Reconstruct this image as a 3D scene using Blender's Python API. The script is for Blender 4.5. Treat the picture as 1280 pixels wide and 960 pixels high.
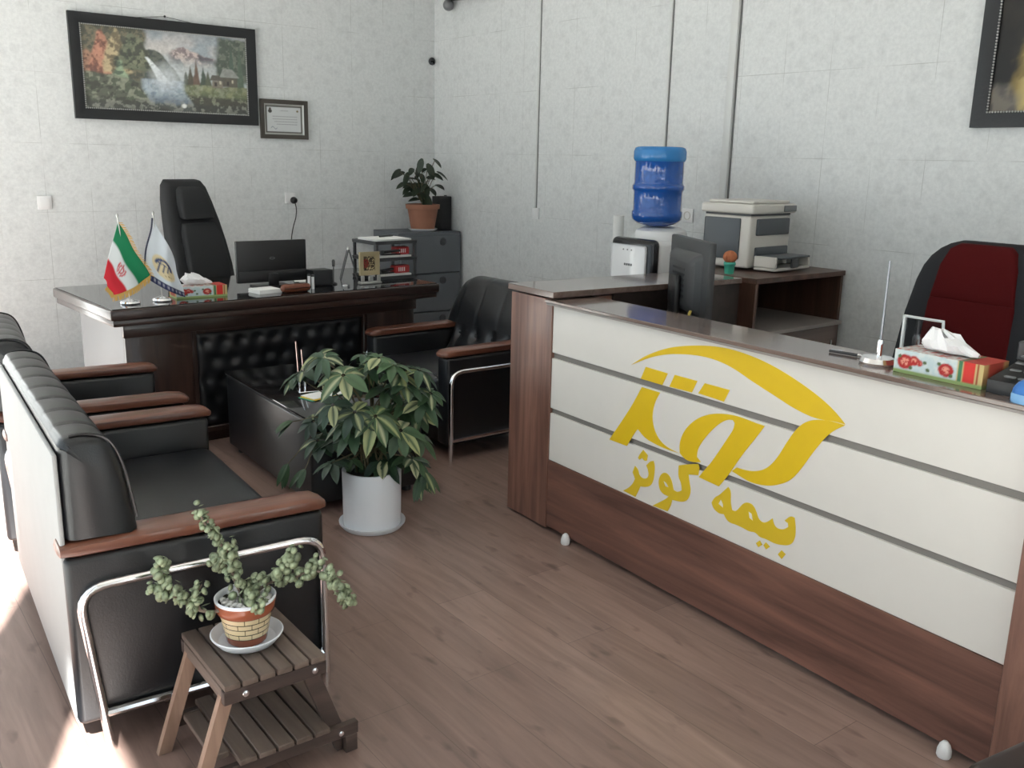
import bpy, bmesh, math, random
import numpy as np
from mathutils import Vector, Matrix
from mathutils.geometry import tessellate_polygon

for o in list(bpy.data.objects):
    bpy.data.objects.remove(o)
SC = bpy.context.scene
COL = SC.collection
PI = math.pi
R = math.radians

# ------------------------------------------------------------------ camera, light, exposure
cam_d = bpy.data.cameras.new('camera')
cam = bpy.data.objects.new('camera', cam_d)
COL.objects.link(cam)
cam_d.sensor_width = 36.0
cam_d.lens = 1165.17 / 1280 * 36.0
cam_d.clip_start = 0.02
yaw, pitch, roll = R(37.168), R(13.514), R(1.278)
fwd = Vector((math.sin(yaw) * math.cos(pitch), math.cos(yaw) * math.cos(pitch), -math.sin(pitch)))
rt0 = Vector((math.cos(yaw), -math.sin(yaw), 0))
up0 = rt0.cross(fwd)
rt = math.cos(roll) * rt0 + math.sin(roll) * up0
upv = -math.sin(roll) * rt0 + math.cos(roll) * up0
cam.matrix_world = Matrix(((rt.x, upv.x, -fwd.x, 0), (rt.y, upv.y, -fwd.y, 0), (rt.z, upv.z, -fwd.z, 1.5), (0, 0, 0, 1)))
SC.camera = cam

SC.view_settings.view_transform = 'Standard'
SC.view_settings.look = 'None'
SC.view_settings.gamma = 1.0
SC.view_settings.use_curve_mapping = False
SC.view_settings.exposure = -0.1

w = bpy.data.worlds.new('sky')
SC.world = w
w.use_nodes = True
bg = w.node_tree.nodes['Background']
bg.inputs['Color'].default_value = (0.845, 0.93, 1.0, 1)
bg.inputs['Strength'].default_value = 1.85

SUN_AZ, SUN_EL = R(24.0), R(46.6)       # direction the light travels, and its height
sun_d = bpy.data.lights.new('sun', 'SUN')
sun_d.energy = 56.0
sun_d.angle = R(1.0)
sun_d.color = (1.0, 0.985, 0.96)
sun = bpy.data.objects.new('sun', sun_d)
COL.objects.link(sun)
sd = Vector((math.sin(SUN_AZ) * math.cos(SUN_EL), math.cos(SUN_AZ) * math.cos(SUN_EL), -math.sin(SUN_EL)))
sun.rotation_euler = sd.to_track_quat('-Z', 'Y').to_euler()
sun.location = (-3, -5, 6)

# ------------------------------------------------------------------ materials
def new_mat(name):
    m = bpy.data.materials.new(name)
    m.use_nodes = True
    return m, m.node_tree.nodes, m.node_tree.links, m.node_tree.nodes['Principled BSDF']

def mat(name, col, rough=0.5, metal=0.0, spec=0.5, coat=0.0, vary=0.0, vscale=20.0, bump=0.0, bscale=200.0, trans=0.0, alpha=1.0):
    m, N, L, P = new_mat(name)
    P.inputs['Base Color'].default_value = (*col, 1)
    P.inputs['Roughness'].default_value = rough
    P.inputs['Metallic'].default_value = metal
    P.inputs['Specular IOR Level'].default_value = spec
    P.inputs['Coat Weight'].default_value = coat
    P.inputs['Coat Roughness'].default_value = 0.06
    P.inputs['Transmission Weight'].default_value = trans
    P.inputs['Alpha'].default_value = alpha
    tc = N.new('ShaderNodeTexCoord')
    if vary:
        n = N.new('ShaderNodeTexNoise'); n.inputs['Scale'].default_value = vscale; n.inputs['Detail'].default_value = 4
        L.new(tc.outputs['Object'], n.inputs['Vector'])
        mx = N.new('ShaderNodeMix'); mx.data_type = 'RGBA'
        mx.inputs[6].default_value = (*[c * (1 - vary) for c in col], 1)
        mx.inputs[7].default_value = (*[min(1, c * (1 + vary)) for c in col], 1)
        L.new(n.outputs['Fac'], mx.inputs[0]); L.new(mx.outputs[2], P.inputs['Base Color'])
    if bump:
        n2 = N.new('ShaderNodeTexNoise'); n2.inputs['Scale'].default_value = bscale; n2.inputs['Detail'].default_value = 3
        L.new(tc.outputs['Object'], n2.inputs['Vector'])
        b = N.new('ShaderNodeBump'); b.inputs['Strength'].default_value = bump; b.inputs['Distance'].default_value = 0.002
        L.new(n2.outputs['Fac'], b.inputs['Height']); L.new(b.outputs['Normal'], P.inputs['Normal'])
    return m

def wood(name, dark, light, axis, rough=0.35, scale=1.0, streak=14.0, coat=0.0):
    """grain runs along `axis` of the object"""
    m, N, L, P = new_mat(name)
    tc = N.new('ShaderNodeTexCoord'); mp = N.new('ShaderNodeMapping')
    s = [streak * scale] * 3
    s['xyz'.index(axis)] = 0.9 * scale
    mp.inputs['Scale'].default_value = s
    L.new(tc.outputs['Object'], mp.inputs['Vector'])
    n = N.new('ShaderNodeTexNoise'); n.inputs['Scale'].default_value = 1.3; n.inputs['Detail'].default_value = 6; n.inputs['Roughness'].default_value = 0.62
    n.inputs['Distortion'].default_value = 0.6
    L.new(mp.outputs['Vector'], n.inputs['Vector'])
    cr = N.new('ShaderNodeValToRGB')
    cr.color_ramp.elements[0].position = 0.32; cr.color_ramp.elements[0].color = (*dark, 1)
    cr.color_ramp.elements[1].position = 0.68; cr.color_ramp.elements[1].color = (*light, 1)
    L.new(n.outputs['Fac'], cr.inputs['Fac']); L.new(cr.outputs['Color'], P.inputs['Base Color'])
    P.inputs['Roughness'].default_value = rough
    P.inputs['Coat Weight'].default_value = coat
    P.inputs['Coat Roughness'].default_value = 0.08
    return m

def col_mat(name, rough=0.6, spec=0.3, coat=0.0, sss=0.0):
    m, N, L, P = new_mat(name)
    a = N.new('ShaderNodeAttribute'); a.attribute_name = 'Col'
    L.new(a.outputs['Color'], P.inputs['Base Color'])
    P.inputs['Roughness'].default_value = rough
    P.inputs['Specular IOR Level'].default_value = spec
    P.inputs['Coat Weight'].default_value = coat
    return m

def tile_mat(name, plane, ox, oz, tw, th):
    m, N, L, P = new_mat(name)
    g = N.new('ShaderNodeNewGeometry'); sp = N.new('ShaderNodeSeparateXYZ'); L.new(g.outputs['Position'], sp.inputs[0])
    cb = N.new('ShaderNodeCombineXYZ')
    ax = N.new('ShaderNodeMath'); ax.operation = 'SUBTRACT'; ax.inputs[1].default_value = ox - 20 * tw
    az = N.new('ShaderNodeMath'); az.operation = 'SUBTRACT'; az.inputs[1].default_value = oz - 10 * th
    L.new(sp.outputs['X' if plane == 'x' else 'Y'], ax.inputs[0]); L.new(sp.outputs['Z'], az.inputs[0])
    L.new(ax.outputs[0], cb.inputs[0]); L.new(az.outputs[0], cb.inputs[1])
    b = N.new('ShaderNodeTexBrick'); b.offset = 0.0; b.squash = 1.0
    b.inputs['Scale'].default_value = 1.0; b.inputs['Brick Width'].default_value = tw; b.inputs['Row Height'].default_value = th
    b.inputs['Mortar Size'].default_value = 0.0016; b.inputs['Mortar Smooth'].default_value = 0.3; b.inputs['Bias'].default_value = -1
    L.new(cb.outputs[0], b.inputs['Vector'])
    # faint printed floral mottling of the tile glaze
    n1 = N.new('ShaderNodeTexNoise'); n1.inputs['Scale'].default_value = 46; n1.inputs['Detail'].default_value = 5; n1.inputs['Roughness'].default_value = 0.65
    L.new(cb.outputs[0], n1.inputs['Vector'])
    v1 = N.new('ShaderNodeTexVoronoi'); v1.inputs['Scale'].default_value = 13.0
    L.new(cb.outputs[0], v1.inputs['Vector'])
    r1 = N.new('ShaderNodeValToRGB'); r1.color_ramp.elements[0].position = .18; r1.color_ramp.elements[0].color = (.55, .55, .55, 1)
    r1.color_ramp.elements[1].position = .5; r1.color_ramp.elements[1].color = (1, 1, 1, 1)
    L.new(v1.outputs['Distance'], r1.inputs['Fac'])
    r2 = N.new('ShaderNodeValToRGB'); r2.color_ramp.elements[0].position = .36; r2.color_ramp.elements[0].color = (.62, .635, .635, 1)
    r2.color_ramp.elements[1].position = .62; r2.color_ramp.elements[1].color = (.70, .715, .712, 1)
    L.new(n1.outputs['Fac'], r2.inputs['Fac'])
    mx = N.new('ShaderNodeMix'); mx.data_type = 'RGBA'; mx.blend_type = 'MULTIPLY'; mx.inputs[0].default_value = .16
    L.new(r2.outputs['Color'], mx.inputs[6]); L.new(r1.outputs['Color'], mx.inputs[7])
    # joints: dark in places, clean elsewhere
    n2 = N.new('ShaderNodeTexNoise'); n2.inputs['Scale'].default_value = 3.2; n2.inputs['Detail'].default_value = 2
    L.new(cb.outputs[0], n2.inputs['Vector'])
    r3 = N.new('ShaderNodeValToRGB'); r3.color_ramp.elements[0].position = .44; r3.color_ramp.elements[0].color = (0.05, 0.05, 0.05, 1)
    r3.color_ramp.elements[1].position = .62; r3.color_ramp.elements[1].color = (.75, .75, .75, 1)
    L.new(n2.outputs['Fac'], r3.inputs['Fac'])
    jm = N.new('ShaderNodeMath'); jm.operation = 'MULTIPLY'
    L.new(b.outputs['Fac'], jm.inputs[0]); L.new(r3.outputs['Color'], jm.inputs[1])
    m2 = N.new('ShaderNodeMix'); m2.data_type = 'RGBA'
    L.new(jm.outputs[0], m2.inputs[0]); L.new(mx.outputs[2], m2.inputs[6]); m2.inputs[7].default_value = (.36, .36, .35, 1)
    L.new(m2.outputs[2], P.inputs['Base Color'])
    P.inputs['Roughness'].default_value = 0.42
    P.inputs['Specular IOR Level'].default_value = 0.35
    bp = N.new('ShaderNodeBump'); bp.inputs['Strength'].default_value = 0.12; bp.inputs['Distance'].default_value = 0.004
    L.new(n1.outputs['Fac'], bp.inputs['Height']); L.new(bp.outputs['Normal'], P.inputs['Normal'])
    return m

def floor_mat():
    m, N, L, P = new_mat('laminate_floor')
    g = N.new('ShaderNodeNewGeometry'); sp = N.new('ShaderNodeSeparateXYZ'); L.new(g.outputs['Position'], sp.inputs[0])
    cb = N.new('ShaderNodeCombineXYZ')
    ay = N.new('ShaderNodeMath'); ay.operation = 'ADD'; ay.inputs[1].default_value = 20
    ax = N.new('ShaderNodeMath'); ax.operation = 'ADD'; ax.inputs[1].default_value = 20.05
    L.new(sp.outputs['Y'], ay.inputs[0]); L.new(sp.outputs['X'], ax.inputs[0])
    L.new(ay.outputs[0], cb.inputs[0]); L.new(ax.outputs[0], cb.inputs[1])
    b = N.new('ShaderNodeTexBrick'); b.offset = 0.37; b.inputs['Scale'].default_value = 1
    b.inputs['Brick Width'].default_value = 1.25; b.inputs['Row Height'].default_value = .195
    b.inputs['Mortar Size'].default_value = .0012; b.inputs['Mortar Smooth'].default_value = .2; b.inputs['Bias'].default_value = 0
    b.inputs['Color1'].default_value = (.245, .165, .138, 1); b.inputs['Color2'].default_value = (.31, .212, .178, 1); b.inputs['Mortar'].default_value = (.17, .118, .098, 1)
    L.new(cb.outputs[0], b.inputs['Vector'])
    mp = N.new('ShaderNodeMapping'); mp.inputs['Scale'].default_value = (2.2, 22, 1); L.new(cb.outputs[0], mp.inputs['Vector'])
    n = N.new('ShaderNodeTexNoise'); n.inputs['Scale'].default_value = 1; n.inputs['Detail'].default_value = 6; n.inputs['Roughness'].default_value = .6; n.inputs['Distortion'].default_value = .5
    L.new(mp.outputs[0], n.inputs['Vector'])
    r = N.new('ShaderNodeValToRGB'); r.color_ramp.elements[0].position = .25; r.color_ramp.elements[0].color = (.62, .6, .6, 1)
    r.color_ramp.elements[1].position = .7; r.color_ramp.elements[1].color = (1.12, 1.1, 1.1, 1)
    L.new(n.outputs['Fac'], r.inputs['Fac'])
    mx = N.new('ShaderNodeMix'); mx.data_type = 'RGBA'; mx.blend_type = 'MULTIPLY'; mx.inputs[0].default_value = 1
    L.new(b.outputs['Color'], mx.inputs[6]); L.new(r.outputs['Color'], mx.inputs[7])
    mp2 = N.new('ShaderNodeMapping'); mp2.inputs['Scale'].default_value = (7, 16, 1); L.new(cb.outputs[0], mp2.inputs['Vector'])
    n2 = N.new('ShaderNodeTexNoise'); n2.inputs['Scale'].default_value = 1; n2.inputs['Detail'].default_value = 2
    L.new(mp2.outputs[0], n2.inputs['Vector'])
    r2 = N.new('ShaderNodeValToRGB'); r2.color_ramp.elements[0].position = .24; r2.color_ramp.elements[0].color = (.38, .34, .36, 1)
    r2.color_ramp.elements[1].position = .38; r2.color_ramp.elements[1].color = (1, 1, 1, 1)
    L.new(n2.outputs['Fac'], r2.inputs['Fac'])
    m3 = N.new('ShaderNodeMix'); m3.data_type = 'RGBA'; m3.blend_type = 'MULTIPLY'; m3.inputs[0].default_value = .8
    L.new(mx.outputs[2], m3.inputs[6]); L.new(r2.outputs['Color'], m3.inputs[7])
    L.new(m3.outputs[2], P.inputs['Base Color'])
    P.inputs['Roughness'].default_value = .36
    P.inputs['Specular IOR Level'].default_value = .5
    return m

def glass_mat(name, tint, gloss=0.1, rough=0.02):
    m, N, L, P = new_mat(name)
    N.remove(P)
    out = N['Material Output']
    t = N.new('ShaderNodeBsdfTransparent'); t.inputs['Color'].default_value = (*tint, 1)
    gl = N.new('ShaderNodeBsdfGlossy'); gl.inputs['Roughness'].default_value = rough
    ms = N.new('ShaderNodeMixShader'); ms.inputs[0].default_value = gloss
    L.new(t.outputs[0], ms.inputs[1]); L.new(gl.outputs[0], ms.inputs[2]); L.new(ms.outputs[0], out.inputs['Surface'])
    return m

M = {}
M['tile_back'] = tile_mat('white_tile_back', 'x', 1.259, 1.112, .2715, .4275)
M['tile_right'] = tile_mat('white_tile_right', 'y', 2.108, 1.112, .2773, .4275)
M['floor'] = floor_mat()
M['plaster'] = mat('white_plaster', (.72, .72, .70), .8, vary=.04, vscale=6)
M['pave'] = mat('pale_pavement', (.42, .41, .39), .9, vary=.15, vscale=3)
M['alu'] = mat('window_aluminium', (.6, .6, .6), .4, metal=.6)
M['pane'] = glass_mat('window_glass', (.95, .97, .97), .07)
M['acrylic'] = glass_mat('clear_acrylic', (.93, .95, .97), .16, .05)
M['vinyl'] = mat('black_vinyl', (.0075, .0085, .0105), .34, spec=.55, bump=.15, bscale=260)
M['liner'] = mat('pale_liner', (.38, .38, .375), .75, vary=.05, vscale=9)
M['armwood'] = wood('red_brown_arm_wood', (.075, .025, .015), (.20, .075, .044), 'x', rough=.3, coat=.25)
M['chrome'] = mat('chrome', (.86, .86, .88), .10, metal=1)
M['walnut_z'] = wood('walnut_upright', (.105, .050, .037), (.30, .155, .115), 'z', rough=.3, coat=.15)
M['walnut_x'] = wood('walnut_lengthwise', (.085, .040, .031), (.24, .115, .085), 'x', rough=.34, coat=.1)
M['walnut_top'] = wood('walnut_worktop', (.11, .075, .062), (.21, .15, .128), 'x', rough=.16, coat=.6)
M['walnut_dark'] = wood('dark_brown_board', (.022, .017, .015), (.045, .032, .028), 'x', rough=.4)
M['cabwood_z'] = wood('brown_cabinet_board', (.05, .026, .018), (.115, .06, .042), 'z', rough=.35)
M['cream'] = mat('cream_board', (.73, .705, .66), .34, vary=.025, vscale=14)
M['groove'] = mat('grey_groove', (.22, .205, .19), .5)
M['edge'] = mat('grey_edging', (.30, .27, .25), .4)
M['yellow'] = mat('yellow_sticker', (.74, .50, .010), .45, vary=.03)
M['yellow_pale'] = mat('yellow_lettering', (.70, .49, .022), .45)
M['deskwood'] = wood('espresso_wood', (.016, .009, .008), (.05, .026, .02), 'x', rough=.28, coat=.3)
M['deskwood_z'] = wood('espresso_wood_upright', (.022, .012, .010), (.062, .034, .026), 'z', rough=.3, coat=.2)
M['deskglass'] = mat('black_desk_glass', (.010, .010, .011), .06, coat=.3)
M['glare_panel'] = mat('window_glare_grey', (.17, .17, .175), .4)  # window glare on the dark glossy desk side, put into the colour
M['black'] = mat('black_plastic', (.012, .012, .013), .4)
M['black_gloss'] = mat('black_gloss', (.01, .011, .014), .15)
M['black_fabric'] = mat('black_fabric', (.016, .017, .019), .75, bump=.3, bscale=300)
M['dkgrey'] = mat('dark_grey_plastic', (.05, .052, .055), .45)
M['midgrey'] = mat('mid_grey_plastic', (.16, .165, .17), .45)
M['steel_cab'] = mat('grey_painted_steel', (.105, .115, .128), .42, vary=.04, vscale=8)
M['white'] = mat('white_plastic', (.76, .76, .76), .35)
M['white_gloss'] = mat('white_gloss', (.78, .79, .80), .12)
M['offwhite'] = mat('offwhite_plastic', (.60, .575, .53), .45)
M['printer_side'] = mat('printer_grey', (.075, .085, .095), .4)
M['paper'] = mat('paper', (.80, .80, .78), .8)
M['ceramic'] = mat('white_ceramic', (.80, .83, .88), .3)
M['terracotta'] = mat('terracotta', (.29, .125, .075), .7, vary=.12, vscale=18)
M['soil'] = mat('soil', (.03, .022, .016), .95, vary=.4, vscale=60, bump=.8, bscale=80)
M['pebble'] = mat('pebble', (.66, .65, .62), .6, vary=.25, vscale=40)
M['leaf'] = col_mat('leaf', .42, .4)
M['print'] = col_mat('printed', .55, .3)
M['canvas'] = col_mat('canvas_paint', .45, .4)
M['cloth'] = col_mat('satin_cloth', .5, .3)
M['stem'] = mat('green_brown_stem', (.10, .085, .045), .7)
M['bark'] = mat('grey_bark', (.17, .13, .10), .8, vary=.25, vscale=60)
M['stoolwood_y'] = wood('weathered_slat', (.085, .060, .048), (.185, .138, .112), 'y', rough=.65)
M['stoolwood_leg'] = wood('light_leg_wood', (.19, .12, .085), (.34, .225, .165), 'z', rough=.6)
M['stoolwood_dark'] = wood('dark_rail_wood', (.04, .026, .022), (.085, .058, .048), 'x', rough=.6)
M['frame_black'] = mat('black_picture_frame', (.011, .012, .014), .42, bump=.5, bscale=90)
M['rod'] = mat('dull_steel_rod', (.28, .29, .31), .3, metal=1)
M['silver'] = mat('silver_bead', (.50, .50, .48), .35, metal=.7)
M['gold'] = mat('pale_gold', (.55, .46, .28), .35, metal=.5)
M['bottle'] = mat('blue_bottle', (.010, .085, .36), .12, coat=.5)
M['bottle_cap'] = mat('blue_bottle_shoulder', (.03, .20, .50), .2)
M['red_fabric'] = mat('dark_red_fabric', (.066, .0055, .006), .85, spec=.08, bump=.3, bscale=300)
M['grey_fabric'] = mat('charcoal_fabric', (.026, .027, .030), .85, spec=.15, bump=.3, bscale=300)
M['cord'] = mat('black_cord', (.01, .01, .01), .5)
M['trunk'] = mat('white_trunking', (.62, .63, .62), .45)
M['trunk_edge'] = mat('grey_side_line', (.17, .17, .165), .8)  # thin dark strip along one side of each conduit
M['brown_leather'] = mat('brown_leather', (.15, .045, .022), .45, vary=.2, vscale=30)
M['blue'] = mat('blue_plastic', (.03, .17, .52), .3)
M['blue_pale'] = mat('pale_blue_plastic', (.22, .45, .75), .3)
M['tissue'] = mat('tissue_paper', (.86, .86, .87), .9)
M['red'] = mat('red_packet', (.42, .03, .03), .4)
M['green'] = mat('green_plastic', (.05, .36, .26), .5)
M['orange'] = mat('orange_brown_cactus', (.42, .14, .06), .8, vary=.3, vscale=80)
M['fringe'] = mat('gold_fringe', (.66, .40, .10), .6)
M['navy'] = mat('navy_cord', (.02, .025, .06), .6)
M['rubber'] = mat('black_rubber', (.01, .01, .01), .8)
M['mat'] = mat('dark_brown_leather', (.022, .013, .012), .45, vary=.2)
M['cable'] = mat('yellow_cable', (.62, .47, .10), .5)

# ------------------------------------------------------------------ mesh helpers
def B():
    return bmesh.new()

def merge(bm, t, X=None):
    if X is not None:
        bmesh.ops.transform(t, matrix=X, verts=t.verts)
    vm = [bm.verts.new(v.co) for v in t.verts]
    t.verts.index_update()
    for f in t.faces:
        try:
            bm.faces.new([vm[v.index] for v in f.verts])
        except ValueError:
            pass
    t.free()

def box(bm, x0, x1, y0, y1, z0, z1, bev=0.0, seg=2, X=None):
    t = B()
    bmesh.ops.create_cube(t, size=1)
    bmesh.ops.transform(t, matrix=Matrix.Translation(((x0 + x1) / 2, (y0 + y1) / 2, (z0 + z1) / 2)) @ Matrix.Diagonal((abs(x1 - x0), abs(y1 - y0), abs(z1 - z0), 1)), verts=t.verts)
    if bev:
        bmesh.ops.bevel(t, geom=list(t.edges), offset=bev, segments=seg, profile=.5, affect='EDGES')
    merge(bm, t, X)
    return bm

def tube(bm, pts, r, n=8, cap=True, X=None):
    pts = [Vector(p) for p in pts]
    t = B()
    rs = r if isinstance(r, (list, tuple)) else [r] * len(pts)
    d0 = (pts[1] - pts[0]).normalized()
    a = d0.orthogonal().normalized()
    rings = []
    for i, p in enumerate(pts):
        d = (pts[min(i + 1, len(pts) - 1)] - pts[max(i - 1, 0)]).normalized()
        a = (a - d * a.dot(d))
        a = a.normalized() if a.length > 1e-6 else d.orthogonal().normalized()
        b = d.cross(a)
        rings.append([t.verts.new(p + rs[i] * (math.cos(2 * PI * k / n) * a + math.sin(2 * PI * k / n) * b)) for k in range(n)])
    for i in range(len(rings) - 1):
        for k in range(n):
            t.faces.new((rings[i][k], rings[i][(k + 1) % n], rings[i + 1][(k + 1) % n], rings[i + 1][k]))
    if cap:
        t.faces.new(rings[0][::-1]); t.faces.new(rings[-1])
    merge(bm, t, X)
    return bm

def lathe(bm, prof, n=32, c=(0, 0, 0), X=None):
    t = B()
    rings = []
    for r, z in prof:
        if r < 1e-6:
            rings.append([t.verts.new((c[0], c[1], c[2] + z))])
        else:
            rings.append([t.verts.new((c[0] + r * math.cos(2 * PI * k / n), c[1] + r * math.sin(2 * PI * k / n), c[2] + z)) for k in range(n)])
    for i in range(len(rings) - 1):
        A, Bq = rings[i], rings[i + 1]
        for k in range(n):
            k2 = (k + 1) % n
            if len(A) == 1 and len(Bq) == 1:
                continue
            if len(A) == 1:
                t.faces.new((A[0], Bq[k2], Bq[k]))
            elif len(Bq) == 1:
                t.faces.new((A[k], A[k2], Bq[0]))
            else:
                t.faces.new((A[k], A[k2], Bq[k2], Bq[k]))
    bmesh.ops.recalc_face_normals(t, faces=t.faces)
    merge(bm, t, X)
    return bm

def loft(bm, rings, cap=True, closed=True, X=None):
    t = B()
    rv = [[t.verts.new(p) for p in r] for r in rings]
    n = len(rv[0])
    for i in range(len(rv) - 1):
        for k in range(n if closed else n - 1):
            t.faces.new((rv[i][k], rv[i][(k + 1) % n], rv[i + 1][(k + 1) % n], rv[i + 1][k]))
    if cap and closed:
        t.faces.new(rv[0][::-1]); t.faces.new(rv[-1])
    bmesh.ops.recalc_face_normals(t, faces=t.faces)
    merge(bm, t, X)
    return bm

def prism(bm, polys, z0, z1, X=None):
    """polys: outer 2D outline followed by holes; extruded from z0 to z1"""
    t = B()
    loops3 = [[Vector((p[0], p[1], 0)) for p in pl] for pl in polys]
    tris = tessellate_polygon(loops3)
    flat = [p for pl in polys for p in pl]
    top = [t.verts.new((p[0], p[1], z1)) for p in flat]
    bot = [t.verts.new((p[0], p[1], z0)) for p in flat]
    for a, b, c in tris:
        try:
            t.faces.new((top[a], top[b], top[c])); t.faces.new((bot[c], bot[b], bot[a]))
        except ValueError:
            pass
    o = 0
    for pl in polys:
        k = len(pl)
        for i in range(k):
            j = (i + 1) % k
            try:
                t.faces.new((top[o + i], bot[o + i], bot[o + j], top[o + j]))
            except ValueError:
                pass
        o += k
    bmesh.ops.recalc_face_normals(t, faces=t.faces)
    merge(bm, t, X)
    return bm

def ball(bm, c, r, sub=2, sc=(1, 1, 1), X=None):
    t = B()
    bmesh.ops.create_icosphere(t, subdivisions=sub, radius=r)
    bmesh.ops.transform(t, matrix=Matrix.Translation(c) @ Matrix.Diagonal((*sc, 1)), verts=t.verts)
    merge(bm, t, X)
    return bm

def fillet(pts, r, n=6):
    pts = [Vector(p) for p in pts]
    out = [pts[0]]
    for i in range(1, len(pts) - 1):
        p, a, b = pts[i], pts[i - 1], pts[i + 1]
        da, db = (a - p), (b - p)
        rr = min(r, da.length * .49, db.length * .49)
        s, e = p + da.normalized() * rr, p + db.normalized() * rr
        for k in range(n + 1):
            u = k / n
            out.append((1 - u) ** 2 * s + 2 * u * (1 - u) * p + u * u * e)
    out.append(pts[-1])
    return out

def catmull(pts, n=6):
    pts = [Vector(p) for p in pts]
    P = [pts[0] * 2 - pts[1]] + pts + [pts[-1] * 2 - pts[-2]]
    out = []
    for i in range(1, len(P) - 2):
        for k in range(n):
            u = k / n
            out.append(.5 * ((2 * P[i]) + (-P[i - 1] + P[i + 1]) * u + (2 * P[i - 1] - 5 * P[i] + 4 * P[i + 1] - P[i + 2]) * u * u + (-P[i - 1] + 3 * P[i] - 3 * P[i + 1] + P[i + 2]) * u ** 3))
    out.append(pts[-1])
    return out

def chaikin(pl, it=2, keep=48):
    for _ in range(it):
        out = []
        n = len(pl)
        for i in range(n):
            a, p, b = Vector(pl[i - 1]), Vector(pl[i]), Vector(pl[(i + 1) % n])
            v1, v2 = p - a, b - p
            ang = math.degrees(v1.angle(v2)) if v1.length > 1e-9 and v2.length > 1e-9 else 0
            if ang > keep:
                out.append(tuple(p))
            else:
                out.append(tuple(p * .75 + a * .25)); out.append(tuple(p * .75 + b * .25))
        pl = out
    return pl

def obj(name, bm, m, parent=None, smooth=38):
    me = bpy.data.meshes.new(name)
    bm.to_mesh(me); bm.free()
    if smooth:
        me.polygons.foreach_set('use_smooth', [True] * len(me.polygons))
        me.set_sharp_from_angle(angle=R(smooth))
    me.materials.append(m)
    o = bpy.data.objects.new(name, me)
    COL.objects.link(o)
    if parent is not None:
        o.parent = parent
    return o

def cmesh(name, V, F, C, m, parent=None, smooth=True):
    me = bpy.data.meshes.new(name)
    me.from_pydata([tuple(v) for v in V], [], F)
    at = me.color_attributes.new('Col', 'FLOAT_COLOR', 'POINT')
    at.data.foreach_set('color', [x for c in C for x in (c[0], c[1], c[2], 1.0)])
    if smooth:
        me.polygons.foreach_set('use_smooth', [True] * len(me.polygons))
    me.update()
    me.materials.append(m)
    o = bpy.data.objects.new(name, me)
    COL.objects.link(o)
    if parent is not None:
        o.parent = parent
    return o

def tag(o, label, cat, group=None, kind=None):
    if label: o['label'] = label
    if cat: o['category'] = cat
    if group: o['group'] = group
    if kind: o['kind'] = kind
    return o

def thing(name, label, cat, loc=(0, 0, 0), rz=0.0, group=None):
    o = bpy.data.objects.new(name, None)
    o.empty_display_size = .1
    COL.objects.link(o)
    o.location = loc; o.rotation_euler = (0, 0, rz)
    return tag(o, label, cat, group)

def struct(name, bm, m, parent=None):
    o = obj(name, bm, m, parent)
    if parent is None:
        o['kind'] = 'structure'
    return o

def lab(o, text):
    o['label'] = text
    return o

def srgb(r, g, b):
    return tuple(((c / 255) / 12.92 if c / 255 < .04045 else ((c / 255 + .055) / 1.055) ** 2.4) for c in (r, g, b))

def grid_faces(nu, nv, off=0):
    return [(off + j * (nu + 1) + i, off + j * (nu + 1) + i + 1, off + (j + 1) * (nu + 1) + i + 1, off + (j + 1) * (nu + 1) + i) for j in range(nv) for i in range(nu)]

# ------------------------------------------------------------------ the room
W, D, XL, YF, HC = 4.163, 6.6, -0.4, -0.8, 3.2
struct('floor', box(B(), XL - .12, W + .12, YF - .12, D + .12, -.08, 0), M['floor'])
struct('ceiling', box(B(), XL - .12, W + .12, YF - .12, D + .12, HC, HC + .1), M['plaster'])
struct('wall_back', box(B(), XL - .12, W + .12, D, D + .12, 0, HC), M['tile_back'])
struct('wall_right', box(B(), W, W + .12, YF, D, 0, HC), M['tile_right'])
# street side: header and two columns, glazed between
wl = B()
box(wl, XL - .12, XL, YF - .12, D, 3.02, HC)
box(wl, XL - .12, XL, YF - .12, -.74, 0, 3.02)
box(wl, XL - .12, XL, -.74, .64, 2.60, 3.02)
box(wl, XL - .12, XL, .64, 1.22, 0, 3.02)
box(wl, XL - .12, XL, 6.35, D, 0, 3.02)
struct('wall_left', wl, M['plaster'])
for i, (a, b_, mul, hd) in enumerate(((-.74, .64, [], 2.60), (1.22, 6.35, [2.93, 4.64], 3.02))):
    fr = B()
    for y in [a, b_ - .04] + [m_ - .02 for m_ in mul]:
        box(fr, XL - .09, XL - .03, y, y + .04, 0, hd)
    box(fr, XL - .09, XL - .03, a + .04, b_ - .04, 0, .05)
    box(fr, XL - .09, XL - .03, a + .04, b_ - .04, hd - .05, hd)
    wd = struct('window_%d' % (i + 1), fr, M['alu'])
    struct('glass_pane', box(B(), XL - .063, XL - .057, a + .04, b_ - .04, .05, hd - .05), M['pane'], wd)
# front wall with a glazed doorway
wf = B()
box(wf, XL - .12, .75, YF - .12, YF, 0, HC)
box(wf, 2.25, W + .12, YF - .12, YF, 0, HC)
box(wf, .75, 2.25, YF - .12, YF, 2.6, HC)
struct('wall_front', wf, M['plaster'])
fr = B()
for x in (.75, 1.48, 2.21):
    box(fr, x, x + .04, YF - .09, YF - .03, 0, 2.6)
box(fr, .79, 2.21, YF - .09, YF - .03, 2.55, 2.6)
wd = struct('door_1', fr, M['alu'])
struct('glass_pane', box(B(), .79, 2.21, YF - .063, YF - .057, .0, 2.55), M['pane'], wd)
struct('added_sun_blocker', box(B(), .2, 3.3, -3.6, YF - .121, 2.72, 2.84), M['plaster'])  # unseen slab added outside the door to keep sun off the counter base
struct('pavement', box(B(), -9, 9, -9, 10, -.2, -.09), M['pave'])

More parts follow.
